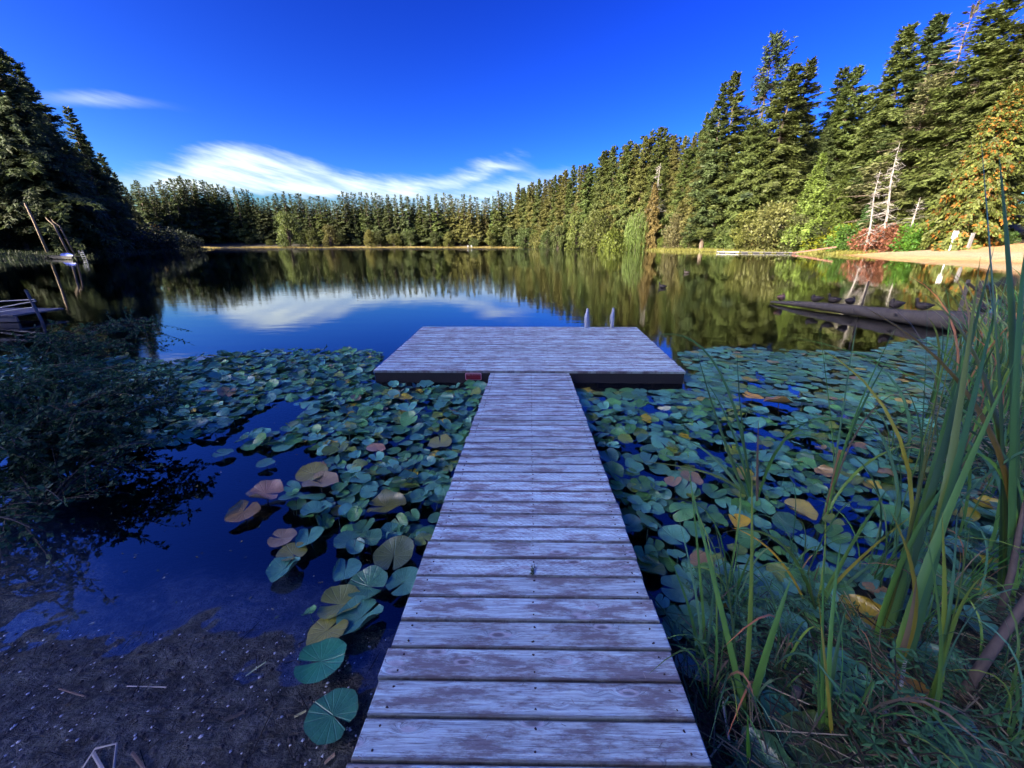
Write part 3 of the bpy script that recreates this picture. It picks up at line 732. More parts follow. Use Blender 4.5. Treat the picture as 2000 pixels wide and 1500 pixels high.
THINTOP = conifer(72, rad=4.4, nbr=120, nst=7, fan=2, droop=.3, power=.6, lopside=.3, base=.2, leafy=.6, bare=.5)
CEDAR = conifer(73, Ht=18, rad=5.6, nbr=420, nst=17, fan=3, droop=.9, power=.7, base=.02, flag=.22, tone=.3, sp_len=.15, wr=.24)
YOUNG = conifer(74, Ht=12, rad=4.4, nbr=380, nst=14, fan=3, droop=.25, power=.95, base=.01, sp_len=.15, wr=.22)
BROAD = [broadleaf(80), broadleaf(81, 7, 4.2, 26), broadleaf(82, 9, 3.2, 20)]
BUSH = [broadleaf(90, 3.0, 2.6, 18, 3400, .26, .02), broadleaf(91, 2.4, 3.0, 20, 3400, .26, .02), broadleaf(92, 3.6, 2.4, 18, 3400, .24, .02)]
WIL = willow(95)
SNAG = [snag(96), snag(97)]
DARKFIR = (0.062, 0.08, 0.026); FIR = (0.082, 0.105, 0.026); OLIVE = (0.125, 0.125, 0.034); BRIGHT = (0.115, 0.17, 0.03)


def tree(name, proto, x, y_, h, label, cat, group=None, color=FIR, wide=1.0, rz=None, part2='crown', sink=0.15, tilt=0.0):
    z = H(x, y_) - sink
    e = empty(name, (x, y_, z), random.uniform(0, 6.28) if rz is None else rz); s = (h + sink) / proto[2]
    e.scale = (s * wide, s * wide, s)
    if tilt: e.rotation_euler = (0, tilt, e.rotation_euler[2])
    tag(e, label, cat, group)
    place('trunk', proto[0], e); place(part2, proto[1], e, color=color)
    return e
def tree_px(px, py, Yd, *a, **k):
    p = P(px, py, Yd); g0 = H(p.x, p.y); name, proto = a[0], a[1]
    return tree(name, proto, p.x, p.y, max(1.0, p.z - g0), *a[2:], **k)

rt = random.Random(5)
_DR = [(1260, 152), (1320, 150), (1420, 130), (1520, 132), (1600, 122), (1700, 106), (1800, 97), (1900, 89), (2000, 81), (2080, 77)]; _DO = [(1260, 122), (1320, 110), (1420, 92), (1520, 80), (1600, 76), (1700, 66), (1800, 60), (1900, 57), (2000, 52), (2080, 50)]
def dr(px, d): return d * float(np.interp(px, [a for a, _ in _DR], [b for _, b in _DR]) / np.interp(px, [a for a, _ in _DO], [b for _, b in _DO]))
# far rows: skyline traced as an envelope, trees stand on the ground behind the shore
ENV = [(262, 352), (285, 362), (320, 348), (352, 344), (390, 352), (430, 360), (480, 370), (512, 388), (540, 372), (600, 380), (640, 386), (690, 374), (750, 378), (800, 380), (850, 376), (900, 378), (950, 384), (1000, 372), (1030, 357), (1060, 352), (1100, 335), (1140, 322), (1165, 318), (1190, 285), (1225, 285), (1245, 276), (1270, 252), (1297, 248), (1322, 268), (1352, 266), (1385, 225), (1420, 170)]
SHY = [(262, 205), (400, 246), (700, 256), (1000, 250), (1040, 240), (1080, 212), (1130, 186), (1200, 170), (1300, 156), (1420, 134)]
exf = lambda px: np.interp(px, [a for a, _ in ENV], [b for _, b in ENV]); shf = lambda px: np.interp(px, [a for a, _ in SHY], [b for _, b in SHY])
def sector(px):
    if px < 520: return ('tall dark fir in the dense group on the far shore beside the left bank', 'far shore firs beside the left bank')
    if px < 842: return ('shaded fir in the even row straight across the lake', 'shaded firs straight across the lake')
    if px < 1045: return ('sunlit olive fir in the far shore row right of the shaded stretch', 'sunlit firs on the far shore')
    return ('fir in the shore row that steps up toward the tall right hand forest', 'firs stepping up along the right shore')
px = 264.0; k = 0
while px < 1400:
    yd = shf(px); Yd = yd + rt.uniform(1, 6); e = exf(px)
    top = e + abs(rt.gauss(0, 9)) * (1 if k % 4 else 0.1) - (6 if rt.random() < .06 else 0) ; lb, gr = sector(px)
    lit = px > 842  # sun and shade along the far row put into the crown colours
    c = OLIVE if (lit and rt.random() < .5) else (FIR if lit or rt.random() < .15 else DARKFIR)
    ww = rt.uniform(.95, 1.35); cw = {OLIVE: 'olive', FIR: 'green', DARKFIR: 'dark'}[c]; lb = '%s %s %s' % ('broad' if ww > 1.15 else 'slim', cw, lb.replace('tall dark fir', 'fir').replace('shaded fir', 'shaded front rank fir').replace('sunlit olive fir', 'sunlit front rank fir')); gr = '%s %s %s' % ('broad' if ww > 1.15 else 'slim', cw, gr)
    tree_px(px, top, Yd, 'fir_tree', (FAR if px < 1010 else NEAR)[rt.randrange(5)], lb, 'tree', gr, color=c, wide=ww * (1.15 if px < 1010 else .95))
    k += 1; px += rt.uniform(5.5, 16) * (1.0 if px < 1100 else 1.3)
px = 258.0
while px < 1410:
    yd = shf(px) + rt.uniform(12, 22); lb, gr = sector(px)
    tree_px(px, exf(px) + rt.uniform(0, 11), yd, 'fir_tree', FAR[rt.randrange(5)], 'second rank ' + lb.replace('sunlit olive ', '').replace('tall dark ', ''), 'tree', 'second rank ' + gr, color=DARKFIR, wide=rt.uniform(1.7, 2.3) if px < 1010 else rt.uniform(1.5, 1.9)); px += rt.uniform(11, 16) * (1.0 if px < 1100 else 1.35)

# right hand forest, one by one: (px, py of the top, depth, proto, colour, width, label)
N = NEAR
RF = [(1416, 166, 92, N[1], DARKFIR, 1.0, 'slender dark fir with thin pointed top, leftmost of the tall right forest'),
      (1441, 145, 88, N[4], FIR, 1.1, 'narrow fir close beside and just taller than the leftmost fir of the right forest'),
      (1515, 68, 80, SPARSE, (.05, .07, .03), .80, 'tallest ragged fir of the right forest left of the sky notch, with sparse leaning top'),
      (1552, 128, 76, N[0], FIR, 1.15, 'broad dense fir with brownish tip in front of the ragged tall fir'),
      (1584, 120, 79, N[4], DARKFIR, 1.2, 'dark pointed fir at the left edge of the wide sky notch'),
      (1478, 235, 80, N[2], FIR, 1.05, 'full fir filling the space below the two leftmost tall firs of the right forest'),
      (1652, 134, 82, N[1], DARKFIR, 1.1, 'left one of the twin tipped firs inside the sky notch'),
      (1676, 134, 79, N[3], FIR, 1.1, 'right one of the twin tipped firs inside the sky notch'),
      (1784, 50, 68, N[0], FIR, 1.1, 'tall dark green fir at the right edge of the sky notch'),
      (1842, 34, 66, N[4], DARKFIR, 1.35, 'tall narrow fir just left of the thin leafless top'),
      (1905, 6, 64, THINTOP, (.06, .06, .03), .9, 'nearly leafless tall fir with pale wispy top near the upper right corner'),
      (1968, -18, 58, N[3], FIR, 1.2, 'tall fir in the upper right corner cut by the frame'),
      (2055, -30, 55, N[2], FIR, 1.2, 'full fir beyond the frame edge behind the orange tinged cedar'),
      (1825, 150, 60, SPARSE, (.115, .115, .045), 1.15, 'wide olive fir with long bleached bare limbs above the beach'),
      (1740, 200, 70, N[2], FIR, .95, 'mid height dense fir behind the bleached dead trunks'),
      (1905, 190, 60, N[2], OLIVE, .95, 'olive fir rising behind the top of the orange tinged cedar'),
      (1620, 250, 78, N[0], DARKFIR, .9, 'dark fir in deep shade above the bright green cone shaped conifer'),
      (1700, 255, 72, N[3], FIR, .9, 'medium fir to the right of and behind the bright green cone'),
      (1390, 250, 98, N[0], OLIVE, .95, 'olive fir standing at the left foot of the tall right forest'),
      (1345, 290, 108, N[3], FIR, 1.0, 'rounded fir between the stepped shore row and the tall right forest')]
for (a, b_, c_, pr_, cl_, wd, lb) in RF: tree_px(a, b_, dr(a, c_), 'fir_tree', pr_, lb, 'tree', color=cl_, wide=wd * 1.25)
for a, b_, c_, wd, cl_, lb in [(1606, 303, 66, .72, BRIGHT, 'bright green cone shaped young conifer with sharp tip behind the willow scrub'),
                               (1655, 345, 64, .9, (.075, .105, .018), 'bushy green conifer right of the bright cone, low and wide'),
                               (1700, 395, 60, .8, (.045, .09, .02), 'low green conifer with layered boughs left of the red bush')]:
    tree_px(a, b_, dr(a, c_), 'young_conifer', YOUNG, lb, 'tree', color=cl_, wide=wd)
for a, b_, c_, wd, lb in [(1985, 165, 46, .85, 'big orange tinged cedar at the right edge overhanging the beach'),
                          (1915, 300, 47.5, .8, 'lower cedar with orange brown flags just behind the white sign')]:
    tree_px(a, b_, dr(a, c_), 'cedar_tree', CEDAR, lb, 'tree', color=(.105, .13, .026), wide=wd)
tree_px(1782, 275, 84, 'dead_tree', SNAG[0], 'bleached dead trunk with forked bare branches above the red bush', 'dead tree', part2='bare_branches', color=(1, 1, 1), tilt=-.12, rz=0, wide=.7)
tree_px(1735, 330, 83, 'dead_tree', SNAG[1], 'shorter leaning dead trunk left of the forked dead trunk', 'dead tree', part2='bare_branches', color=(1, 1, 1), tilt=-.1, rz=0, wide=.7)
tree_px(1800, 385, 82, 'dead_tree', SNAG[0], 'low tangle of pale dead branches just above the red bush', 'dead tree', part2='bare_branches', color=(1, 1, 1), wide=1.5)
tree_px(1288, 318, 152, 'dead_tree', SNAG[1], 'orange brown dying spruce beside the weeping willow top', 'dead tree', part2='bare_branches', color=(1, 1, 1), wide=.9)
tree_px(1280, 360, 151, 'dying_spruce', YOUNG, 'rusty orange dying conifer behind the weeping willow', 'tree', color=(.15, .11, .035), wide=.6)
for px in (1360, 1420, 1480, 1540, 1600, 1660, 1720, 1780, 1850, 1920, 1990, 2060):
    for dy, dd in ((60, 14), (110, 26)):
        tree_px(px + rt.uniform(-20, 20), np.interp(px, [1360, 1450, 1560, 1640, 1780, 2060], [290, 190, 160, 180, 90, 10]) + dy, dr(px, np.interp(px, [1360, 1560, 2060], [108, 86, 56])) + dd, 'fir_tree', N[rt.randrange(5)],
                'dark fir standing behind the front trees of the tall right forest', 'tree', 'firs behind the front of the right forest', color=DARKFIR, wide=1.25)
# far-left forest, in its own shade
LF = [(-30, 70, 66, N[2], 1.15, 'huge dark fir at the left frame edge, tallest of the left bank'), (14, 112, 68, N[0], 1.1, 'massive dark fir whose pointed crown tops the left frame edge'),
      (52, 165, 72, N[3], 1.25, 'dark fir on the right flank of the massive left edge fir'), (85, 225, 75, N[2], 1.0, 'shorter dark fir in the dip left of the pointed second peak'),
      (134, 212, 80, N[1], 1.15, 'pointed fir forming the second peak of the left bank skyline'), (160, 262, 82, N[0], .95, 'dark fir with bronze patch right of the second peak'),
      (192, 300, 86, N[2], .9, 'dark fir low on the descending left skyline'), (222, 338, 92, N[3], .9, 'small dark fir near the foot of the left skyline'), (246, 366, 98, N[0], .8, 'lowest dark fir where the left bank forest ends')]
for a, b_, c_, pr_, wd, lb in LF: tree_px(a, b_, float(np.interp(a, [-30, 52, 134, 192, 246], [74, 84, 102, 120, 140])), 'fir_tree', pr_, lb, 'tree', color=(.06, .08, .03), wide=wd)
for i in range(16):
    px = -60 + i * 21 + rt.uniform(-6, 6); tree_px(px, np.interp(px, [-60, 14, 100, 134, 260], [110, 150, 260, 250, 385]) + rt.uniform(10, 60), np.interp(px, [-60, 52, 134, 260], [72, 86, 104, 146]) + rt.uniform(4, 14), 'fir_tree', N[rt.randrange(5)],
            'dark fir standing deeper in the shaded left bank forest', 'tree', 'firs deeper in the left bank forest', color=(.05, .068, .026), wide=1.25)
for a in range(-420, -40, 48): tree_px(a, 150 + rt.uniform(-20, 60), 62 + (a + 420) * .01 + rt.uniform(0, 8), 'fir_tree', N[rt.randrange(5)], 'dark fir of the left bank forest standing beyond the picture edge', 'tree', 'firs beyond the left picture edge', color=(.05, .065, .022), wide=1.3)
for a in range(2230, 2600, 46): tree_px(a, 60 + rt.uniform(-30, 60), 66 - (a - 2230) * .02, 'fir_tree', N[rt.randrange(5)], 'fir of the right forest standing beyond the picture edge', 'tree', 'firs beyond the right picture edge', color=FIR, wide=1.3)
# shade casters round the camera: the wood the photographer stands in
for i, (x, y_, h) in enumerate([(-54.2, -6.0, 32), (-60.1, -13.2, 36), (-54.3, -12.1, 33), (-57.3, -17.3, 36), (-48.5, -14.2, 32), (-54.4, -21.4, 36), (-48.6, -20.3, 33), (-51.6, -25.5, 36), (-42.8, -22.4, 32), (-48.7, -29.6, 36), (-42.9, -28.5, 33), (-45.9, -33.7, 36), (-37.1, -30.6, 32), (-43.0, -37.8, 36), (-37.2, -36.7, 33), (-40.2, -41.9, 36), (-31.4, -38.8, 32), (-37.3, -46.0, 36), (-31.5, -44.9, 33), (-34.5, -50.1, 36), (-60, 12, 24), (-72, 20, 24), (-84, 36, 26), (-96, 46, 28), (-92, 24, 28), (-108, 60, 28)]):
    tree('fir_tree', N[i % 5], x, y_, h, 'tall fir on the near bank behind the viewpoint shading the walkway', 'tree', 'firs behind the viewpoint', color=FIR, wide=1.35)

# shoreline bushes and broadleaf trees
BU = []
for px in np.arange(430, 1060, 26.0):
    if rt.random() < .72:
        lit = px > 580; h_px = rt.uniform(10, 34) if lit else rt.uniform(6, 16)
        tree_px(px + rt.uniform(-8, 8), 478 - h_px, shf(px) - rt.uniform(4, 7), 'shore_bush', BUSH[rt.randrange(3)] if h_px < 22 else BROAD[rt.randrange(3)], 'small yellow green bush at the water edge under the far firs', 'bush', 'bushes under the far firs',
                color=(.12, .125, .03) if rt.random() < .6 else (.07, .09, .025), wide=rt.uniform(.7, 1.1))
SP = [(1128, 402, 178, BROAD[0], (.10, .115, .025), 'rounded olive broadleaf tree left of the pointed light green shore tree'), (1090, 425, 188, BROAD[2], (.09, .105, .03), 'narrow pale broadleaf tree on the shore right of the red soil bank'),
      (1165, 400, 165, BROAD[1], (.10, .12, .028), 'broad olive tree on the shore left of the weeping willow'), (1070, 438, 196, BROAD[1], (.06, .09, .02), 'small green tree just right of the red soil bank'),
      (1325, 405, 116, BROAD[1], (.10, .085, .035), 'brownish green broadleaf tree right of the weeping willow'), (1205, 455, 150, BUSH[1], (.11, .14, .02), 'bright green bank shrub just left of the weeping willow'),
      (1350, 425, 108, BROAD[0], (.085, .075, .035), 'dull brown thicket beneath the leftmost firs of the right forest'), (1300, 463, 118, BUSH[0], (.10, .13, .02), 'low bright shrub at the water right of the weeping willow'),
      (1345, 462, 110, BUSH[1], (.10, .135, .025), 'low green shrub on the bank beneath the dull brown thicket'), (1392, 458, 104, BUSH[2], (.10, .15, .02), 'low bright green vine mound left of the yellow willow scrub'),
      (1430, 440, 96, BUSH[2], (.085, .12, .03), 'tall green shrub just behind the thin grey stake'), (1470, 410, 90, BROAD[2], (.13, .135, .03), 'yellow green willow scrub behind the little beach dock'),
      (1520, 398, 86, BROAD[1], (.12, .12, .035), 'large feathery willow scrub above the dock ramp'), (1565, 415, 82, BROAD[0], (.10, .11, .04), 'grey green scrub directly above the dock ramp'),
      (1500, 455, 84, BUSH[0], (.17, .12, .05), 'tan dried shrub at the foot of the willow scrub'), (1600, 440, 76, BUSH[2], (.05, .06, .025), 'dark drooping shrub at the left end of the beach'),
      (1636, 444, 70, BUSH[1], (.16, .17, .01), 'bright yellow green bush at the back of the beach'), (1672, 442, 68, BUSH[0], (.07, .13, .02), 'mid green bush between the yellow bush and the red bush'),
      (1718, 448, 66, BUSH[1], (.19, .075, .04), 'rusty red bush at the back of the beach'), (1760, 452, 65, BUSH[2], (.17, .09, .04), 'brown twiggy bush touching the right side of the rusty red bush'),
      (1795, 440, 64, BUSH[0], (.08, .17, .015), 'vivid green bush at the middle of the beach back edge'), (1832, 436, 63, BUSH[1], (.07, .15, .02), 'vivid green bush just left of the white sign'),
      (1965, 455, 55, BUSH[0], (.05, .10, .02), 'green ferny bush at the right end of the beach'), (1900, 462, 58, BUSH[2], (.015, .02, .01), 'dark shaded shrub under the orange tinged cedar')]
_SF = [(1260, 145), (1400, 117), (1548, 104), (1600, 93), (1650, 83), (1700, 65), (1800, 58), (1900, 51), (2000, 46)]
def shrub_depth(a, c_):
    if a < 1250: return c_ + 3
    return float(np.interp(a, [p for p, _ in _SF], [q for _, q in _SF])) + float(np.interp(a, [1300, 1560, 1640, 1700], [5, 6, 15, 21])) + (3 if c_ > 90 else 0)
for a, b_, c_, pr_, cl_, lb in SP: tree_px(a, b_ + (14 if 1060 < a < 1400 and b_ < 440 else 0), shrub_depth(a, c_), 'shore_shrub', pr_, lb, 'shrub', color=cl_, wide=1.05 if a > 1400 else .7)
tree_px(1248, 402, 151, 'weeping_willow', WIL, 'weeping willow trailing light green strands over the right shore water', 'tree', color=(.11, .15, .03), wide=.52)
for a, b_, c_, cl_, lb in [(555, 415, 236, (.10, .12, .03), 'pale green broadleaf tree alone in front of the shaded far firs'), (640, 440, 240, (.12, .12, .03), 'yellowish small tree at the water before the shaded row'), (608, 448, 238, (.09, .11, .025), 'low pale bushy tree left of the yellowish small tree'), (720, 450, 242, (.14, .13, .03), 'yellow green rounded bush beneath the middle of the shaded row'),
                           (300, 440, 190, (.16, .11, .02), 'yellow orange maple glowing behind the left bank spit')]:
    tree_px(a, b_, c_, 'shore_tree', BROAD[0], lb, 'tree', color=cl_, wide=.8)
for px in range(0, 380, 17):       # dark understorey on the left bank
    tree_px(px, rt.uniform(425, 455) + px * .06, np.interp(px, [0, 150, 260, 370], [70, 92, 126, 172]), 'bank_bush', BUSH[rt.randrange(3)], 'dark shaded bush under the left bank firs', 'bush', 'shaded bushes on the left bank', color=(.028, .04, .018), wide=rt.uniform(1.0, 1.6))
# warm lit trunks on the left bank
for i, (a, b_, c_, lb) in enumerate([(50, 400, 67.5, 'bare pale leaning trunk at the left bank catching warm light, thickest of three'), (92, 428, 69, 'thin bare trunk right of the thick pale trunk on the left bank'), (103, 432, 69.5, 'thin bright bare trunk rightmost of the three on the left bank')]):
    p = P(a, b_, c_); q = P(a + 26, 450, c_); b = MB(); b.tube([Vector((q.x, q.y, H(q.x, q.y) - .3)), (p + q) / 2, p, p + Vector((-.1, 0, .3))], [.19 - .04 * i, .17 - .04 * i, .14 - .03 * i, .04], 8)
    o = b.build('bare_trunk', bark('pale_bark%d' % i, (.26, .20, .14)), smooth=True); o.name = 'bare_trunk'; tag(o, lb, 'tree trunk')

# shore grass: sedge fringe round far and left banks (uncountable)
def grass_strip(pts, n, hgt, c, name, label, wdt=.04, smin=.1, smax=5):
    rng = np.random.default_rng(len(name) + n); V = []; C = []
    pts = np.array(pts); seg = np.linalg.norm(np.diff(pts, axis=0), axis=1); cum = np.r_[0, np.cumsum(seg)]
    t = rng.random(n) * cum[-1]; i = np.clip(np.searchsorted(cum, t) - 1, 0, len(seg) - 1); u = (t - cum[i]) / seg[i]
    base = pts[i] + (pts[i + 1] - pts[i]) * u[:, None]; d = (pts[i + 1] - pts[i]) / seg[i][:, None]; nrm = np.stack([d[:, 1], -d[:, 0]], 1)
    a = base + nrm * rng.uniform(-smax, smax, n)[:, None]; s_ = sdist(a[:, 0], a[:, 1]); keep = (s_ > smin - .6) & (s_ < smax); a = a[keep]; z = np.maximum(height(a[:, 0], a[:, 1]), -.1); n = len(a)
    h = hgt * rng.uniform(.4, 1.2, n); l = rng.normal(0, .25, (n, 2)) * h[:, None]; an = rng.uniform(0, 3.14, n); wx = np.cos(an) * wdt; wy = np.sin(an) * wdt
    V = np.stack([np.c_[a[:, 0] - wx, a[:, 1] - wy, z - .02], np.c_[a[:, 0] + wx, a[:, 1] + wy, z - .02], np.c_[a[:, 0] + l[:, 0], a[:, 1] + l[:, 1], z + h]], 1).reshape(-1, 3)
    F = np.arange(3 * n).reshape(-1, 3); cc = np.repeat(rng.uniform(.6, 1.35, n)[:, None] * np.ones(3), 3, axis=0)
    o = place(name, np_mesh(name, V, F, M_leaf, cc), color=c); tag(o, label, name.replace('_', ' '), kind='stuff'); return o
far_pts = [LAKE[i] for i in range(17, 27)]
grass_strip(far_pts, 26000, .55, (.30, .22, .07), 'shore_grass', 'dry straw coloured grass fringe along the far shore', .10, .1, 5)
grass_strip([LAKE[i] for i in range(26, 31)], 16000, .7, (.20, .20, .04), 'green_sedge', 'green and yellow sedge fringe along the right shore', .07, .1, 5)
grass_strip([LAKE[i] for i in range(11, 18)], 26000, .7, (.045, .06, .025), 'bank_grass', 'dark shaded grass covering the left bank slope', .07, .1, 12)

# ------------------------------------------------------------------ lily pads
def pad_mesh_data(seed, n=22, cup=.12, wave=.05, curl=0.0, stem=.15):
    r = random.Random(seed); vs = [(0, 0, 0)]; st = [(0, 0)]; fs = []
    ph = [r.uniform(0, 6.28) for _ in range(4)]
    rim = []
    asp = r.uniform(.82, .98)
    for i in range(n + 1):
        th = -pi + 0.13 + (2 * pi - .26) * i / n
        q = 1.0 + .04 * sin(3 * th + ph[0]) + .025 * sin(7 * th + ph[1]) + r.uniform(-.012, .012)
        edge = min(i, n - i); q *= (0.86, 0.97, 1.0)[min(edge, 2)]
        rim.append((th, q))
    for ring, f in enumerate((.5, .82, 1.0)):
        for th, q in rim:
            x, y_ = cos(th) * q * f, sin(th) * q * f * asp
            cup_ = cup * 1.35
            z = cup_ * f * f * (1 + .5 * sin(2 * th + ph[2])) + wave * f ** 3 * sin(5 * th + ph[3]) + (curl * max(0, sin(th + ph[0])) ** 2 * f ** 4)
            if curl: k_ = 1 - .3 * max(0, sin(th + ph[0])) ** 2 * f ** 3; x *= k_; y_ *= k_
            vs.append((x, y_, z)); st.append((cos(th) * f, sin(th) * f))
    m = n + 1
    for i in range(n): fs.append((0, 1 + i, 2 + i))
    for rg in range(2):
        for i in range(n):
            a = 1 + rg * m + i; b = 1 + (rg + 1) * m + i; fs += [(a, b, b + 1), (a, b + 1, a + 1)]
    # leaf stalk going down into the water
    b0 = len(vs)
    for k_ in range(3):
        vs.append((.035 * cos(k_ * 2.1), .035 * sin(k_ * 2.1), -.005)); st.append((.3, .3))
    for k_ in range(3): vs.append((.03 * cos(k_ * 2.1) - .1, .03 * sin(k_ * 2.1), -stem * 10)); st.append((.3, .3))
    for k_ in range(3): a, b = b0 + k_, b0 + (k_ + 1) % 3; fs += [(a, b, b + 3), (a, b + 3, a + 3)]
    return np.array(vs), np.array(st), np.array(fs)


PADS = [pad_mesh_data(200 + i, cup=c, wave=w_, curl=u_) for i, (c, w_, u_) in enumerate([(.02, .01, 0), (.03, .015, 0), (.10, .04, 0), (.16, .05, 0), (.22, .07, 0), (-.10, .05, 0), (.12, .08, .35), (.05, .10, .5), (-.18, .07, .0), (.08, .05, .2)])]
PADM = [np_mesh('lily_pad', v, f, M_pad, np.ones((len(v), 3)), smooth=True, st=s_) for v, s_, f in PADS]
def poly_in(px, py, poly):
    ins = False; n = len(poly)
    for i in range(n):
        ax, ay = poly[i]; bx, by = poly[(i + 1) % n]
        if (ay > py) != (by > py) and px < (bx - ax) * (py - ay) / (by - ay + 1e-12) + ax: ins = not ins
    return ins
wpoly = lambda pts: [tuple(W(*p)[:2]) for p in pts]
LFLD = wpoly([(0, 700), (120, 700), (250, 703), (330, 712), (400, 700), (470, 694), (520, 688), (640, 690), (748, 692), (728, 722), (728, 752), (950, 757), (905, 860), (860, 1000), (800, 1150), (740, 1215), (655, 1290), (605, 1310), (590, 1260), (600, 1215), (655, 1165), (690, 1080), (640, 1040), (560, 990), (590, 930), (640, 900), (610, 870), (480, 880), (470, 860), (560, 845), (600, 800), (560, 775), (500, 800), (440, 850), (330, 870), (240, 885), (140, 870), (0, 860)])
RFLD = wpoly([(1122, 757), (1345, 750), (1340, 735), (1330, 690), (1420, 678), (1700, 690), (1760, 668), (1860, 655), (2300, 660), (2400, 800), (2200, 1000), (1960, 1200), (1800, 1330), (1640, 1430), (1480, 1470), (1385, 1420), (1320, 1300), (1265, 1150), (1215, 1000), (1150, 840)])
rp = random.Random(21); pads = []
def dens_hole(x, y_, side):
    n_ = mnoise.noise(Vector((x * 1.1 + side * 7, y_ * 1.3, 0))) + .5 * mnoise.noise(Vector((x * 3.1, y_ * 3.1, 4)))
    return n_
grid = {}
def too_close(x, y_, dmin):
    gx, gy = int(x / .3), int(y_ / .3)
    for i in (-1, 0, 1):
        for j in (-1, 0, 1):
            for (a, b_) in grid.get((gx + i, gy + j), ()):
                if (a - x) ** 2 + (b_ - y_) ** 2 < dmin * dmin: return True
    grid.setdefault((gx, gy), []).append((x, y_)); return False
for side, poly in ((0, LFLD), (1, RFLD)):
    xs_ = [p[0] for p in poly]; ys_ = [p[1] for p in poly]
    for _ in range(90000):
        x = rp.uniform(min(xs_), max(xs_)); y_ = rp.uniform(min(ys_), max(ys_))
        if not poly_in(x, y_, poly): continue
        if y_ > 5.6 and abs(x - pcx) < PWd / 2 + .1: continue
        if abs(x) < .66 and y_ < 5.9: continue
        hol = dens_hole(x, y_, side); d = math.hypot(x, y_)
        if hol > (.33 if side == 0 else .04) and rp.random() < .9: continue
        rad = rp.uniform(.068, .12) * (1.12 if d > 4.5 else 1.0)
        if rp.random() < .12: rad *= .6
        if too_close(x, y_, rad * 1.04): continue
        pads.append([x, y_, rad, side, d])
# hand-placed pads (px, py, width px, colour, tilt, label)
BR = (.20, .10, .06); YL = (.22, .17, .03); TE = (.12, .36, .21)
HP = [(476, 1005, 62, (.19, .12, .05), 12, 'brown and yellow lily pad floating alone, left of a second brown pad'), (520, 970, 66, (.20, .12, .09), 14, 'pinkish brown lily pad with a torn upper edge floating away from the patch'),
      (552, 1055, 52, (.17, .12, .08), 5, 'brown lily pad with thick yellow rim'), (604, 1053, 60, TE, 8, 'cupped teal lily pad touching the brown yellow rimmed pad'), (572, 1085, 56, (.13, .13, .03), 8, 'half yellow lily pad below the brown yellow rimmed pad'),
      (557, 1115, 62, TE, 6, 'folded teal lily pad lowest in the little group left of the patch'), (520, 908, 34, (.06, .12, .10), 2, 'small pale lily pad floating alone near the left patch gap'), (436, 888, 36, (.06, .12, .10), 2, 'thin flat lily pad alone on the blue open water'),
      (676, 1117, 62, TE, 10, 'notched teal lily pad alone left of the walkway'), (720, 1150, 78, (.05, .11, .06), 8, 'large green lily pad with curled back edge beside the walkway'), (665, 1185, 84, (.13, .15, .04), 6, 'mottled yellow green lily pad overlapping the large curled one'),
      (705, 1212, 90, TE, 6, 'long teal lily pad lying across its mottled neighbour'), (640, 1235, 76, (.16, .16, .04), 4, 'ragged yellow lily pad with decayed holes'), (628, 1295, 96, (.03, .13, .07), 2, 'large half sunken green lily pad at the mud edge'),
      (650, 1400, 100, (.03, .10, .06), 2, 'sunken torn green lily pad resting on the mud beside the walkway'), (770, 1090, 84, (.06, .08, .02), 10, 'green lily pad with yellow blotch next to the walkway edge'), (755, 995, 76, (.09, .09, .015), 14, 'big olive yellow lily pad standing up in the left patch'),
      (612, 930, 60, (.16, .15, .04), 12, 'yellowing lily pad at the left tip of the dense patch'), (628, 948, 66, (.20, .15, .09), 8, 'pale brown lily pad just below the yellowing one'), (735, 880, 38, (.30, .17, .12), 10, 'dried pink brown lily pad amid the left patch'), (860, 868, 50, (.14, .15, .05), 6, 'pale yellow marked lily pad close to the left walkway edge'),
      (1470, 778, 40, (.40, .22, .02), 6, 'orange yellow lily pad curled up in the right field'), (1465, 746, 34, (.22, .17, .02), 6, 'dull gold lily pad just behind the orange one'), (1297, 803, 26, (.45, .40, .28), 18, 'small cream folded lily pad near the right walkway edge'), (1520, 790, 52, (.20, .12, .05), 10, 'curled brown lily pad right of the orange one'),
      (1315, 1055, 60, TE, 10, 'round cupped teal lily pad alone right of the walkway'), (1320, 1155, 64, (.06, .12, .09), 8, 'pale teal lily pad with sagging edge right of the walkway'), (1440, 1022, 46, (.40, .25, .01), 14, 'orange lily pad behind the arching reed'), (1560, 1000, 60, (.22, .19, .06), 10, 'half curled yellow lily pad in the right field opening'),
      (1535, 1030, 52, (.03, .07, .05), 22, 'dark rounded lily pad standing beside the half curled yellow one'), (1690, 1215, 96, (.20, .15, .015), 22, 'large lily pad with yellow orange half behind the thick reed stems'), (1655, 1245, 92, (.03, .09, .07), 10, 'large teal lily pad in front of the yellow orange one'),
      (1640, 1340, 110, (.025, .075, .06), 26, 'very large smooth dark teal lily pad standing on the right mud'), (1355, 1315, 78, (.06, .10, .10), 28, 'folded blue grey lily pad right beside the walkway'), (1520, 1415, 90, (.02, .08, .06), 20, 'teal lily pad with a small hole on the right mud'),
      (1880, 1470, 130, (.03, .08, .08), 10, 'large teal lily pad at the bottom right mud'), (1580, 1455, 130, (.035, .06, .02), 8, 'very large olive lily pad low on the right mud'), (1490, 1500, 120, (.02, .05, .03), 6, 'dark lily pad beside the bottom of the walkway'),
      (1760, 1345, 90, (.25, .13, .02), 12, 'yellow orange lily pad lying under the thick reed stems'), (1895, 1225, 80, (.05, .12, .10), 16, 'pale teal lily pad behind the right hand reed clump'), (1840, 1310, 100, (.03, .09, .07), 12, 'dark teal lily pad torn beneath the right hand reed clump')]
hp_pos = []
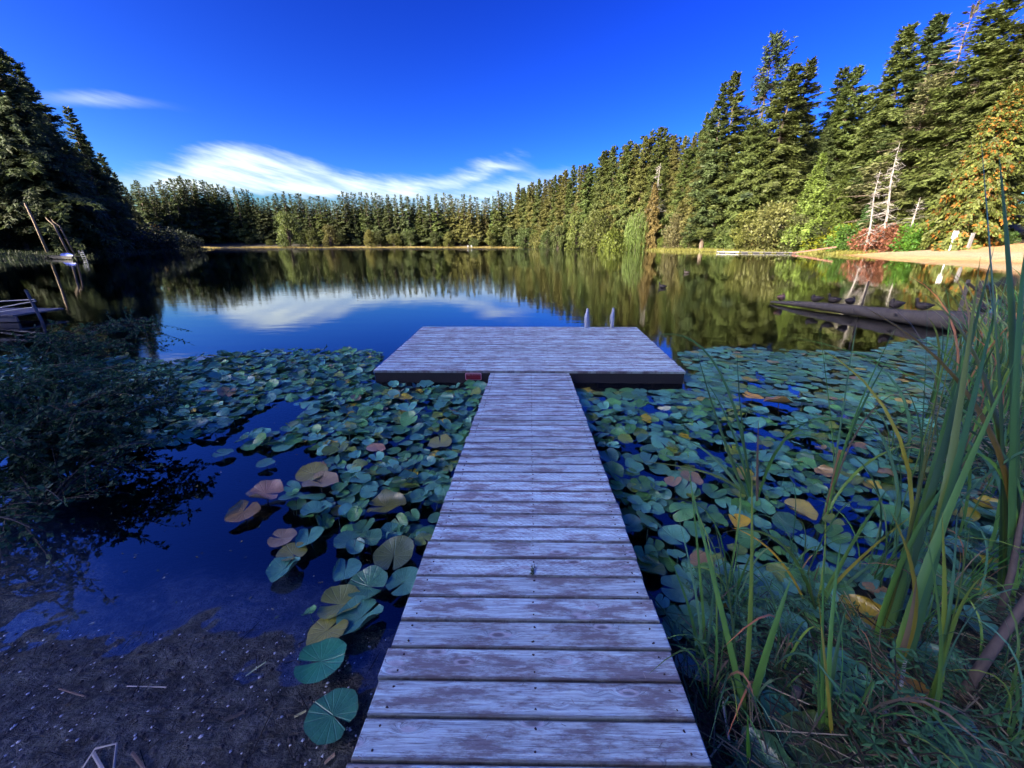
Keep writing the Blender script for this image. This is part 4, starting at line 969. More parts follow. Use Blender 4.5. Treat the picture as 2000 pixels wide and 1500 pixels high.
for (a, b_, wpx, c, tl, lb) in HP:
    if c[0] > c[2] * 1.25: c = tuple(min(.8, v * (2.1, 2.0, 1.3)[i_]) for i_, v in enumerate(c))
    elif c is not TE: c = (c[0] * 1.6, c[1] * 2.2, c[2] * 1.6)
    q = W(a, b_, 0.03); zg = H(q.x, q.y)
    if zg > -0.01: q = W(a, b_, zg + .06)
    f = project(q)[2]; rad = wpx / 2 / FPX * f
    hp_pos.append((q.x, q.y, rad)); i = rp.choice((2, 3, 6, 9)) if tl > 5 else rp.choice((0, 1, 2))
    o = place('lily_pad', PADM[i], None, (q.x, q.y, max(q.z, zg + .03) + .01 + rad * math.sin(R(tl)) * .6), (R(tl) * rp.choice((-.6, .8)), R(tl) * rp.uniform(-.6, .6), rp.uniform(0, 6.28)), rad, c)
    tag(o, lb, 'lily pad')
pads = [p for p in pads if not any((p[0] - a) ** 2 + (p[1] - b_) ** 2 < (r_ + p[2] * .5) ** 2 for a, b_, r_ in hp_pos)]
pads = [p for p in pads if H(p[0], p[1]) < .11]
vis = []
for p in pads:
    u = project((p[0], p[1], 0)); p.append(p[2] / u[2] if (-40 < u[0] < 2040 and -40 < u[1] < 1540) else 0)
pads.sort(key=lambda p: -p[5])
def padcolor(side, d):
    t = rp.random()
    if t < .018: return (.55, .42, .03), 'yellow'
    if t < .032: return (.42, .27, .10), 'pale brown'
    if t < .11: return (.22, .30, .04), 'yellow green'
    v = rp.uniform(.5, 1.35); return ((.13 * v, .38 * v, .22 * v), 'blue green') if rp.random() < .6 else ((.11 * v, .32 * v, .08 * v), 'green')
JV = []; JS = []; JF = []; JT = []; off = 0
for i, p in enumerate(pads):
    x, y_, rad, side, d, ap = p
    flat = (side == 1 and y_ > 5.0) or rp.random() < .22
    if flat: k_ = rp.choice((0, 1, 1, 5)); tl = R(rp.uniform(0, 3)); z = rp.uniform(.004, .014)
    else: k_ = rp.choice((2, 2, 3, 3, 4, 5, 6, 7, 8, 9)); tl = R(abs(rp.gauss(0, 14))); z = rp.uniform(.01, .07)
    ta = rp.uniform(0, 6.28); c, cw = padcolor(side, d); z += rad * math.sin(tl) * .75 + max(0, H(x, y_))
    rx, ry, rz = tl * cos(ta), tl * sin(ta), rp.uniform(0, 6.28)
    if i < 258:
        o = place('lily_pad', PADM[k_], None, (x, y_, z), (rx, ry, rz), rad, c)
        u = project((x, y_, 0)); w_ = 'small' if rad < .085 else 'broad' if rad > .115 else 'middling'
        if side == 0: zn = 'just in front of the platform' if y_ > 4.3 and x > -2.2 else 'far out by the open blue water' if y_ > 4.3 else 'against the left walkway edge' if x > -1.15 else 'near the left bush' if x < -2.4 else 'in the middle of the left patch'
        else: zn = 'beyond the platform corner' if y_ > 5.6 else 'against the right walkway edge' if x < 1.15 else 'among the mid water reeds' if 2.6 < y_ < 4.2 and x < 3.2 else 'in the open right field' if y_ >= 4.2 else 'under the tall reeds' if x > 2.4 else 'near the muddy right margin'
        tag(o, '%s %s %s lily pad %s' % (w_, cw, 'flat' if flat else 'tilted', zn), 'lily pad', '%s %s %s lily pads %s' % (w_, cw, 'flat' if flat else 'tilted', zn))
    else:
        Mx = np.array((Matrix.Rotation(rz, 3, 'Z') if False else (Matrix.Rotation(ry, 3, 'Y') @ Matrix.Rotation(rx, 3, 'X') @ Matrix.Rotation(rz, 3, 'Z'))))
        v, s_, f = PADS[k_]; JV.append(v @ Mx.T * rad + np.array((x, y_, z))); JS.append(s_); JF.append(f + off); JT.append(np.tile(np.array(c), (len(v), 1))); off += len(v)
o = place('distant_lily_pads', np_mesh('distant_lily_pads', np.concatenate(JV), np.concatenate(JF), M_pad, np.concatenate(JT), smooth=True, st=np.concatenate(JS)), color=(1, 1, 1))
tag(o, 'mass of smaller lily pads spread over the farther water on both sides', 'lily pads', kind='stuff')

# ------------------------------------------------------------------ reeds
def blade_mb(pts, wd, twist=0.0, n=12, tint=(1, 1, 1), tip=(1, 1, 1)):
    """tapering folded leaf along a quadratic/cubic Bezier through control points"""
    b = MB(); pts = [Vector(p) for p in pts]
    def bz(t):
        q = pts[:]
        while len(q) > 1: q = [q[i].lerp(q[i + 1], t) for i in range(len(q) - 1)]
        return q[0]
    rows = []
    for i in range(n + 1):
        t = i / n; p = bz(t); d = (bz(min(1, t + .02)) - bz(max(0, t - .02))).normalized()
        ax = Vector((cos(twist + t * .5), sin(twist + t * .5), 0.1)); sd = (ax - d * ax.dot(d)).normalized(); nn = d.cross(sd)
        w_ = wd * (0.75 + .25 * min(1, t * 4)) * (1 - t ** 2.6) ** .8 + .0006
        b.cur = tuple(tint[k] * (1 - t) + tip[k] * t for k in range(3))
        rows.append((b.vert(p - sd * w_ + nn * w_ * .35), b.vert(p), b.vert(p + sd * w_ + nn * w_ * .35)))
    for a, c in zip(rows, rows[1:]): b.face(a[0], a[1], c[1], c[0]); b.face(a[1], a[2], c[2], c[1])
    return b
GB = (.11, .26, .055); GD = (.06, .15, .05); GY = (.30, .28, .04); GT = (.26, .19, .11); GG = (.05, .16, .035); GBL = (.10, .25, .13)
def clump(px, py, Lst, label, name='cattail_clump', zb=None):
    q = W(px, py, 0.0); zg = max(H(q.x, q.y), -0.05) if zb is None else zb
    q = W(px, py, max(zg, 0.0)); base = Vector((q.x, q.y, zg - .03)); e = empty(name, base); tag(e, label, 'reeds')
    for (mid, tp, wd, c) in Lst:
        # mid / tp: (px, py, extra depth)
        m_ = P(mid[0], mid[1], base.y + mid[2]); t_ = P(tp[0], tp[1], base.y + tp[2]); jit = Vector((rs.uniform(-.03, .03), rs.uniform(-.03, .03), 0))
        ctrl = m_ * 2 - (base + jit) * .5 - t_ * .5       # passes through the mid point
        b = blade_mb([jit, ctrl - base, t_ - base], wd * 1.15, rs.uniform(-.6, .6), 14, (1.3, 1.1, .9) if c != GT else (1, 1, 1), (.85, .9, .9) if rs.random() < .7 else (2.6, 1.3, .8))
        o = b.build('blade', M_blade, e, smooth=True); o.color = c + (1,)
    return e
clump(1376, 1300, [((1350, 1200, .0), (1302, 1078, .05), .008, GB), ((1372, 1180, .05), (1345, 900, .25), .006, GB), ((1390, 1200, 0), (1398, 1088, .1), .006, GBL), ((1385, 1210, 0), (1440, 1140, .1), .005, GT), ((1365, 1200, .0), (1325, 1010, .2), .006, GBL)], 'thin upright reed clump nearest the right edge of the walkway')
clump(1458, 1405, [((1425, 1260, .05), (1345, 930, .35), .012, GB), ((1467, 1200, .1), (1468, 900, .35), .012, GB), ((1500, 1270, .0), (1545, 1130, .1), .014, GB), ((1430, 1200, .1), (1392, 1010, .2), .008, GD), ((1490, 1345, .0), (1530, 1322, .05), .008, GBL), ((1435, 1360, -.05), (1408, 1390, -.1), .007, GBL), ((1470, 1330, .0), (1420, 1440, -.2), .005, GT)], 'reed clump with three broad straight blades low on the right of the walkway')
clump(1463, 1515, [((1462, 1455, 0), (1461, 1398, .02), .007, (.09, .30, .03))], 'single cut bright green reed stub at the bottom edge', 'reed_stub')
clump(1610, 1440, [((1608, 1250, .1), (1612, 1050, .3), .010, GB), ((1622, 1260, .1), (1643, 1055, .3), .009, GB), ((1600, 1330, .0), (1600, 1240, .05), .008, GB), ((1630, 1300, .1), (1655, 1180, .2), .008, GD), ((1655, 1355, .0), (1740, 1480, -.15), .008, GG), ((1618, 1350, 0), (1598, 1160, .2), .007, GY)], 'upright reed clump before the very large dark lily pad')
clump(1600, 1195, [((1530, 1065, .1), (1412, 1040, .2), .009, GG), ((1520, 1090, .1), (1430, 1030, .2), .006, GY), ((1650, 1090, .1), (1740, 945, .4), .011, GB), ((1640, 1110, .1), (1700, 1000, .3), .010, GB), ((1608, 1120, .1), (1612, 1010, .3), .008, GB), ((1585, 1150, 0), (1580, 1105, .1), .009, GD), ((1660, 1110, .2), (1790, 1000, .5), .008, GY), ((1680, 1120, .2), (1900, 970, .3), .009, GBL)], 'reed clump with two blades arching left to a withered tip')
clump(1478, 985, [((1415, 860, .2), (1362, 690, .5), .012, GD), ((1390, 890, .2), (1300, 845, .6), .011, GBL), ((1430, 840, .2), (1378, 745, .5), .010, GD), ((1450, 830, .2), (1440, 690, .4), .008, GD), ((1590, 820, .3), (1760, 905, .5), .013, GB), ((1560, 850, .3), (1700, 960, .4), .011, GB), ((1400, 930, .1), (1230, 900, .3), .010, GD), ((1480, 900, 0), (1482, 820, .1), .010, GT),
                  ((1420, 900, .2), (1330, 1000, .3), .008, GG), ((1530, 860, .3), (1610, 850, .6), .010, GB), ((1390, 700, .6), (1246, 669, .9), .012, GD)], 'spreading reed clump rising in the middle of the right lily field')
clump(1612, 1010, [((1660, 850, .3), (1735, 700, .8), .010, GD), ((1665, 830, .3), (1750, 640, .9), .009, GB), ((1690, 820, .3), (1800, 760, .6), .008, GT), ((1640, 880, .2), (1625, 960, .2), .006, GT), ((1650, 780, .4), (1672, 640, .8), .007, GBL), ((1700, 900, .2), (1840, 860, .5), .009, GB), ((1630, 930, .2), (1600, 640, .7), .005, GB)], 'slim reed group with bent dead stalks before the floating log')
clump(1712, 1275, [((1790, 1050, .3), (1905, 600, 1.0), .026, GB), ((1800, 1040, .3), (1945, 470, .9), .024, GD), ((1770, 1080, .25), (1870, 640, .8), .020, GY), ((1810, 1010, .3), (1990, 780, .8), .018, GB), ((1760, 1120, .2), (1845, 690, .7), .017, GD), ((1750, 1140, .2), (1740, 900, .5), .012, GB), ((1780, 1090, .3), (1812, 588, 1.0), .013, GD)], 'tall thick cattail clump with yellow edged stems right of centre foreground')
clump(1745, 1330, [((1840, 1040, .3), (1955, 560, .9), .026, GD), ((1830, 1060, .3), (1915, 500, .9), .024, GD), ((1800, 1140, .2), (1880, 900, .5), .018, GB), ((1815, 1100, .2), (1985, 700, .7), .020, GB), ((1790, 1180, .1), (1740, 1000, .2), .012, GY), ((1770, 1250, .05), (1790, 1130, .1), .012, GT)], 'dark cattail clump with brown sheathed foot beside the yellow edged stems')
clump(1815, 1425, [((1845, 1250, .1), (1840, 1000, .2), .014, GB), ((1860, 1220, .1), (1895, 1020, .2), .013, GB), ((1870, 1210, .1), (1935, 1120, .1), .014, GB), ((1850, 1240, .1), (1870, 990, .2), .011, GBL), ((1840, 1260, 0), (1800, 1010, .2), .010, GB), ((1880, 1230, .05), (1990, 1150, .05), .010, GBL)], 'fan of green cattail leaves in the lower right corner')
clump(1975, 1180, [((1960, 850, .2), (1915, 256, .5), .030, GB), ((1985, 800, .2), (1950, 290, .5), .024, GD), ((1940, 780, .3), (1790, 566, .9), .020, GD), ((1930, 830, .2), (1665, 590, .8), .017, (.13, .10, .02)), ((1935, 850, .2), (1540, 656, .8), .016, GB), ((1990, 700, .2), (2010, 470, .5), .018, GD), ((1960, 820, .3), (1925, 520, .6), .022, GD), ((1970, 950, .1), (1850, 880, .3), .014, GB), ((1960, 900, .2), (1700, 790, .6), .012, GD)], 'tallest cattail clump at the right edge with leaves bending across the beach')
rg = random.Random(88)
for (a0, b0, wd_) in [(1400, 1380, 'nearest the walkway'), (1520, 1330, 'behind the big hole torn pad'), (1560, 1120, 'left of the arching clump'), (1700, 1130, 'in the water right of the arching clump'), (1660, 1440, 'at the bottom edge'), (1790, 1240, 'between the two tall clumps'), (1880, 1150, 'just left of the thick stalk'), (1850, 960, 'at the foot of the reed bed'), (1940, 1330, 'in the lower right corner'), (1430, 1180, 'at the first water gap'), (1740, 900, 'farther out on the pads'), (1960, 1470, 'in the extreme corner')]:
    q = W(a0, b0, .03); e = empty('grass_tuft', (q.x, q.y, max(H(q.x, q.y), -.04) - .02)); tag(e, 'tuft of thin arching grass ' + wd_, 'grass')
    for j in range(16):
        h = rg.uniform(.25, .85); an = rg.uniform(0, 6.28); le = rg.uniform(.15, .75) * h; j0 = Vector((rg.gauss(0, .03), rg.gauss(0, .03), 0)); tp = j0 + Vector((cos(an) * le, sin(an) * le, h * rg.uniform(.45, .95))); c1 = j0 + Vector((cos(an) * le * .2, sin(an) * le * .2, h))
        b = blade_mb([j0, c1, tp], rg.uniform(.0025, .0055), rg.uniform(-1, 1), 8, (1, 1, 1), (1, 1, 1) if rg.random() < .6 else (2.8, 1.5, 1)); o = b.build('blade', M_blade, e, smooth=True); o.color = rg.choice([GB, GB, GBL, GG, GD, GT, (.14, .34, .07)]) + (1,)
# background reed mass on the right bank
for i in range(40):
    pxx = rs.uniform(1885, 2200) if i < 30 else rs.uniform(1780, 1950); yb = rs.uniform(2.1, 6.5) if i < 30 else rs.uniform(6.2, 8.4); x = P(pxx, 700, yb).x * (1.0 if i < 30 else 1.12)
    z = max(H(x, yb), -.05); e = empty('cattail_clump', (x, yb, z - .03)); tag(e, 'dark cattail clump in the crowded reed bed along the right bank', 'reeds', 'reed bed on the right bank')
    for j in range(rs.randint(11, 15)):
        h = rs.uniform(.9, 2.0) if i < 30 else rs.uniform(.6, 1.2); an = rs.uniform(-1.2, 1.2) + pi; le = rs.uniform(.03, .6) * h; j0 = Vector((rs.gauss(0, .12), rs.gauss(0, .12), 0))
        tp = j0 + Vector((cos(an) * le + rs.uniform(-.1, .3), sin(an) * le, h * (1 - .35 * (le / h) ** 2))); c1 = j0 + Vector((cos(an) * le * .1, sin(an) * le * .1, h * .75))
        b = blade_mb([j0, c1, tp], rs.uniform(.008, .015), rs.uniform(-1, 1), 8, (1, 1, 1), (1, 1, 1) if rs.random() < .65 else (3.2, 1.6, 1.0)); o = b.build('blade', M_blade, e, smooth=True)
        t_ = rs.random(); o.color = (GD if t_ < .30 else GB if t_ < .62 else GBL if t_ < .82 else GT if t_ < .95 else GY) + (1,)
# thick brown cattail bases at the right
for (a, b_, c, d, r0, lb) in [(1868, 1372, 2010, 1165, .023, 'thick brown reed stalk slanting up to the right edge'), (1918, 1395, 2015, 1325, .017, 'yellow brown reed stalk below the thick slanting stalk'), (1960, 1200, 1990, 1040, .018, 'short upright brown stalk by the right edge')]:
    q = W(a, b_, .08); t_ = P(c, d, q.y + .15); b = MB(); b.tube([(q.x, q.y, H(q.x, q.y) - .05), q.lerp(t_, .5) + Vector((0, 0, .01)), t_, t_ + (t_ - q) * .7], [r0, r0 * .9, r0 * .75, r0 * .3], 8)
    tag(b.build('reed_stalk', plain('brown_sheath', (.10, .075, .06), .8, var=.5, scale=30), smooth=True), lb, 'reed stalk')
# pale bent straws
def straw(pts, r0, lb, mat, name='dead_reed'):
    b = MB(); b.tube(pts, r0, 5, True, (1, .45)); return tag(b.build(name, mat), lb, 'dead reed')
M_straw = plain('bleached_straw', (.52, .46, .36), .7, var=.2)
M_straw2 = plain('brown_straw', (.22, .15, .10), .8, var=.3)
def Wg(a, b_, dz=.01):
    q = W(a, b_, .05)
    for _ in range(4): q = W(a, b_, max(H(q.x, q.y), 0) + dz)
    return q
straw([Wg(158, 1505), Wg(186, 1462, .05), Wg(228, 1452, .07), Wg(222, 1505, .02)], .0045, 'pale reed bent into a square hoop on the mud at bottom left', M_straw)
straw([Wg(182, 1470, .02), Wg(202, 1505)], .007, 'short flat pale reed piece inside the bent hoop', M_straw)
straw([Wg(258, 1470, .02), Wg(285, 1505)], .006, 'greenish grey straw right of the bent hoop', M_straw2)
straw([Wg(248, 1340), Wg(325, 1342)], .003, 'straight thin pale straw lying on the mud near the water', M_straw)
straw([Wg(115, 1345), Wg(165, 1360, .03)], .004, 'brown twig lying on the mud at the left', M_straw2)
straw([Wg(440, 1405, .02), Wg(480, 1390, .03)], .010, 'fat dark brown stick on the mud in the middle of the bank', M_log)
straw([Wg(495, 1465), Wg(530, 1390, .02)], .003, 'thin dark stem standing out of the mud left of the walkway', M_twig)
straw([Wg(480, 1320), Wg(520, 1292, .03)], .004, 'pale green torn leaf strip at the water edge', plain('pale_green_strip', (.3, .38, .2), .6))
straw([Wg(575, 1400), Wg(598, 1388, .02)], .006, 'short pale yellow reed chip near the sunken pad', plain('pale_yellow_chip', (.45, .42, .18), .6))
straw([Wg(634, 1490, .01), Wg(655, 1472, .02)], .008, 'curled tan leaf beside the walkway at the bottom', plain('tan_leaf', (.25, .17, .11), .7))
for (pts, r0, lb) in [([(1680, 1300), (1730, 1390), (1800, 1500)], .006, 'long straight tan reed slanting down to the bottom edge'), ([(1600, 1250), (1640, 1330), (1700, 1420)], .004, 'tan reed parallel to the longer one, higher up'), ([(1385, 1290), (1405, 1330), (1425, 1450)], .005, 'tan bent reed right beside the walkway'),
                      ([(1540, 1340), (1570, 1310), (1605, 1285)], .005, 'curved pale reed arching over the old stump'), ([(1910, 1170), (1955, 1160), (1985, 1205)], .006, 'pale reed folded into an angle near the right edge'), ([(1850, 1310), (1900, 1312)], .006, 'short pale reed crossing the thick brown stalk'), ([(1925, 1322), (2005, 1303)], .006, 'pale reed reaching in from the right edge'),
                      ([(1780, 1180), (1775, 1250), (1760, 1340)], .008, 'pale upright split reed between the cattail clumps'), ([(1480, 1120), (1505, 1160)], .006, 'pale flat reed chip lying over the lily pads')]:
    straw([Wg(a, b_, .06 + .03 * i) for i, (a, b_) in enumerate(pts)], r0, lb, M_straw)
# old stump stub
q = Wg(1538, 1400, 0); b = MB(); b.tube([q - Vector((0, 0, .05)), q + Vector((.005, 0, .08)), q + Vector((.02, .02, .17))], [.022, .02, .017], 8); tag(b.build('stump', M_log), 'small broken wooden stump on the right mud', 'stump')

# litter of dead reeds (uncountable)
def litter(n, region, hgt, cols, name, label, lmin=.1, lmax=.5, rr=.0022, kind='reed litter'):
    rng = random.Random(n); b = MB()
    for _ in range(n):
        x, y_ = region(rng)
        z = max(H(x, y_), 0) + rng.uniform(.003, hgt); a = rng.uniform(0, 6.28); l = rng.uniform(lmin, lmax); c = rng.choice(cols); v = rng.uniform(.6, 1.2); b.cur = tuple(k * v for k in c)
        d = Vector((cos(a), sin(a), rng.uniform(-.25, .25))); p = Vector((x, y_, z)); p.z = max(p.z, .01)
        if rng.random() < .4:
            q = p + d * l * .5; d2 = Vector((d.x + rng.gauss(0, .5), d.y + rng.gauss(0, .5), d.z + rng.gauss(0, .3))).normalized(); b.tube([p, q, q + d2 * l * .5], rr * rng.uniform(.6, 1.6), 3, False)
        else: b.tube([p, p + d * l], rr * rng.uniform(.6, 1.6), 3, False)
    o = b.build(name, M_leaf); o.color = (1, 1, 1, 1); return tag(o, label, kind, kind='stuff')
def reg_right(r_):
    while True:
        a, b_ = r_.uniform(1330, 2150), r_.uniform(950, 1560); q = W(a, b_, .05)
        s_ = float(sdist(np.array([q.x]), np.array([q.y]))[0])
        if s_ > -.08 - .12 * r_.random(): return q.x, q.y
litter(2000, reg_right, .14, [(.40, .33, .20), (.14, .11, .07), (.07, .06, .045), (.10, .16, .07), (.08, .20, .08)], 'reed_litter', 'tangle of dead reeds and stems covering the right bank', .08, .45, .0024)
def reg_r2(r_):
    t = r_.random(); return 4.0 + t * 6 + r_.gauss(0, .35), 3.1 + t * 3.6 + r_.gauss(0, .3)
litter(1400, reg_r2, .35, [(.30, .23, .16), (.05, .11, .07), (.04, .10, .07), (.36, .30, .22)], 'reed_tangle', 'matted broken reeds heaped along the far right bank', .15, .7, .004)
def reg_mud(r_): return r_.uniform(-3.2, -.72), r_.uniform(.3, 1.6)
litter(420, reg_mud, .008, [(.03, .024, .02), (.05, .04, .035), (.10, .08, .06)], 'mud_twigs', 'scattered small dark twigs on the left mud', .02, .13, .0014, 'twigs')
b = MB(); rr_ = random.Random(9)
for _ in range(2200):
    x, y_ = reg_mud(rr_); z = H(x, y_); s = rr_.uniform(.0026, .0085) * (1.5 if rr_.random() < .05 else 1); b.cur = (1, 1, 1) if rr_.random() < .3 else (.15, .13, .12); c0 = Vector((x, y_, z + s * .3)); ring = [b.vert(c0 + Vector((cos(k) * s * rr_.uniform(.6, 1.3), sin(k) * s * rr_.uniform(.6, 1.3), 0))) for k in (0, 1.26, 2.5, 3.8, 5.0)]; t_ = b.vert(c0 + Vector((0, 0, s * .6)))
    for k in range(5): b.face(ring[k], ring[(k + 1) % 5], t_)
o = b.build('shell_bits', M_leaf); o.color = (.8, .8, .78, 1); tag(o, 'tiny pale shell bits and grit sprinkled on the mud', 'shell grit', kind='stuff')

b = MB(); rr_ = random.Random(19)
for _ in range(520):
    x, y_ = reg_mud(rr_); z = H(x, y_); s = rr_.uniform(.005, .014); v = rr_.uniform(.3, 1.1); b.cur = (v, v * .92, v * .86)
    b.tube([(x, y_, z - s * .4), (x + s * .1, y_, z + s * .1), (x, y_, z + s * .5)], [s * .7, s, s * .4], 5)
o = b.build('mud_pebbles', M_leaf); o.color = (.15, .15, .15, 1); tag(o, 'small dark pebbles and clods half sunk in the left mud', 'pebbles', kind='stuff')

# leafy marsh herbs on the right mud
def herb_mesh(seed, ns=7, ht=.22):
    r = random.Random(seed); sb = MB(); lb = MB()
    for i in range(ns):
        a = r.uniform(0, 6.28); le = r.uniform(.05, .22); tip = Vector((cos(a) * le, sin(a) * le, ht * r.uniform(.4, 1.1))); pts = [Vector((0, 0, 0)), tip * .5 + Vector((0, 0, .03)), tip]; sb.tube(pts, .0022, 3, False)
        for u in (.35, .55, .75, .9, 1.0):
            p = pts[0].lerp(pts[1], u * 2) if u < .5 else pts[1].lerp(pts[2], (u - .5) * 2); n_ = 5 if u == 1.0 else 3; a0 = r.uniform(0, 6.28)
            for k_ in range(n_):
                an = a0 + k_ * 6.28 / n_ + r.gauss(0, .2); d = Vector((cos(an), sin(an), r.uniform(-.2, .5))).normalized(); v = r.uniform(.7, 1.4); lb.cur = (v, v, v); lb.kite(p, d, Vector((0, 0, 1)), r.uniform(.028, .055), r.uniform(.005, .008))
    return sb.mesh('stem', M_twig), lb.mesh('leaves', M_leaf)
HB = [herb_mesh(300 + i) for i in range(4)]
rh = random.Random(31)
def herb(x, y_, s, c, lb, gr):
    e = empty('marsh_herb', (x, y_, max(H(x, y_), -.02)), rh.uniform(0, 6.28)); e.scale = (s,) * 3; tag(e, lb, 'plant', gr); m = HB[rh.randrange(4)]; place('stem', m[0], e); tag(place('leaves', m[1], e, color=c), kind='stuff')
for i in range(13):
    a, b_ = rh.uniform(1385, 1690), rh.uniform(1160, 1330); q = W(a, b_, .02); herb(q.x, q.y, rh.uniform(.7, 1.2), (.10, .25, .10), 'small leafy marsh herb at the water edge between the reed clumps', 'marsh herbs at the water edge')
for i in range(9):
    a, b_ = rh.uniform(1640, 2040), rh.uniform(1330, 1530); q = W(a, b_, .05); herb(q.x, q.y, rh.uniform(.8, 1.4), (.08, .21, .08), 'green marsh herb growing on the mud in the bottom right corner', 'marsh herbs in the bottom right corner')
for i in range(12):
    q = Vector((rh.uniform(4.2, 8.5), 0, 0)); q.y = 2.7 + (q.x - 3.6) * .64; herb(q.x, q.y, rh.uniform(1.3, 2.0), (.09, .22, .12), 'bushy herb among the broken reeds of the right bank', 'herbs among the broken reeds')

# ------------------------------------------------------------------ overhanging shrub on the left
def shrub(base, seed, n_main, spread, label, ht, leaves=330, aim=None):
    r = random.Random(seed); wb_ = MB(); P0 = []; D = []; C = []; L = []
    for i in range(n_main):
        a = r.uniform(-1.3, 1.1) if aim is None else r.gauss(aim, .7); le = spread * r.uniform(.45, 1.0); h = ht * r.uniform(.25, 1.0); j = Vector((r.gauss(0, .12), r.gauss(0, .12), 0))
        p0 = j; p2 = j + Vector((cos(a) * le, sin(a) * le, h)); p1 = j + Vector((cos(a) * le * .35, sin(a) * le * .35, h * 1.0)); pts = [p0.lerp(p1, t / 6).lerp(p1.lerp(p2, t / 6), t / 6) for t in range(7)]
        wb_.tube(pts, [.016 * (1 - t / 7.5) for t in range(7)], 5, False)
        for k_ in range(13):
            t = r.uniform(1.5, 6); q = pts[int(t)].lerp(pts[min(6, int(t) + 1)], t % 1); d = (Vector((r.gauss(0, 1), r.gauss(0, 1), r.gauss(.1, .6))) + (p2 - p1).normalized() * .9).normalized(); tl = r.uniform(.15, .5); e = q + d * tl + Vector((0, 0, -.04))
            wb_.tube([q, q + d * tl * .5, e], [.004, .003, .0012], 3, False)
            for l_ in range(leaves // 13):
                u = r.random(); pp_ = q.lerp(e, u); dd = (d * .6 + Vector((r.gauss(0, .7), r.gauss(0, .7), r.gauss(-.1, .5)))).normalized(); P0.append(tuple(pp_)); D.append(tuple(dd)); C.append(r.uniform(.6, 1.5)); L.append(r.uniform(.03, .065))
    P0 = np.array(P0); D = np.array(D); L = np.array(L)[:, None]; rng = np.random.default_rng(seed); n = len(P0); up = np.array([0, 0, 1.0]) + rng.normal(0, .5, (n, 3)); sd = np.cross(D, up); sd /= np.linalg.norm(sd, axis=1)[:, None]
    m = P0 + D * L * .45; Wt = L * .27; un = np.cross(sd, D)
    V = np.stack([P0, m + sd * Wt - un * Wt * .3, P0 + D * L, m - sd * Wt - un * Wt * .3], 1).reshape(-1, 3); b4 = np.arange(n)[:, None] * 4; F = np.concatenate([b4 + np.array([[0, 1, 2]]), b4 + np.array([[0, 2, 3]])])
    e = empty('overhanging_shrub', base); tag(e, label, 'shrub'); wb_.build('branches', M_twig, e)
    o = place('leaves', np_mesh('leaves', V, F, M_leaf, np.repeat(np.array(C)[:, None] * np.ones(3), 4, axis=0)), e, color=(.05, .11, .045)); tag(o, kind='stuff')
shrub((-5.0, 3.3, -.02), 401, 22, 1.3, 'dark small leaved shrub leaning over the water at the left edge', .78, 450, .1)
shrub((-6.5, 4.3, .0), 402, 20, 1.55, 'dark leafy shrub behind the leaning one at the left edge', .85, 450, .2)
shrub((-8.8, 6.6, .0), 403, 22, 1.8, 'farther dark shrub below the little left pier', .8, 300, .1)
shrub((-4.2, 2.55, -.02), 404, 9, 1.2, 'low sparse shoot of leaves at the left frame edge', .55, 160, .3)

# ------------------------------------------------------------------ log, birds, small structures
lg = empty('floating_log', (0, 0, 0)); tag(lg, 'long dark half floating log tapering to a lit tip on the right', 'log')
tipp = W(1505, 590, .05); p1 = Vector((tipp.x, tipp.y, .06)); p2 = P(1985, 640, 9.1); p2.z = .30
b = MB(); n = 14; pts = []; rad = []
for i in range(n + 1):
    t = i / n; p = p1.lerp(p2, t); p.z += .03 * sin(t * 7) ; pts.append(p); rad.append(.03 + .25 * t ** .8 + rs.uniform(-.02, .02) * (t + .2))
b.tube(pts, rad, 12); b.build('trunk', M_log, lg, smooth=True)
for t, s_ in ((.45, .12), (.62, .16), (.8, .1)):
    p = p1.lerp(p2, t); b = MB(); b.tube([p + Vector((-.1, -.1, .05)), p + Vector((-.25, -.35, -.1 + s_))], [.03, .012], 6); b.build('branch_stub', M_log, lg)
axl = (p2 - p1).normalized()
def logtop(t): q = p1.lerp(p2, t); return Vector((q.x, q.y, q.z + .03 * sin(t * 7) + (.03 + .25 * t ** .8) * .96))
def t_at(px):
    best = min(range(201), key=lambda k_: abs(project(p1.lerp(p2, k_ / 200))[0] - px)); return best / 200
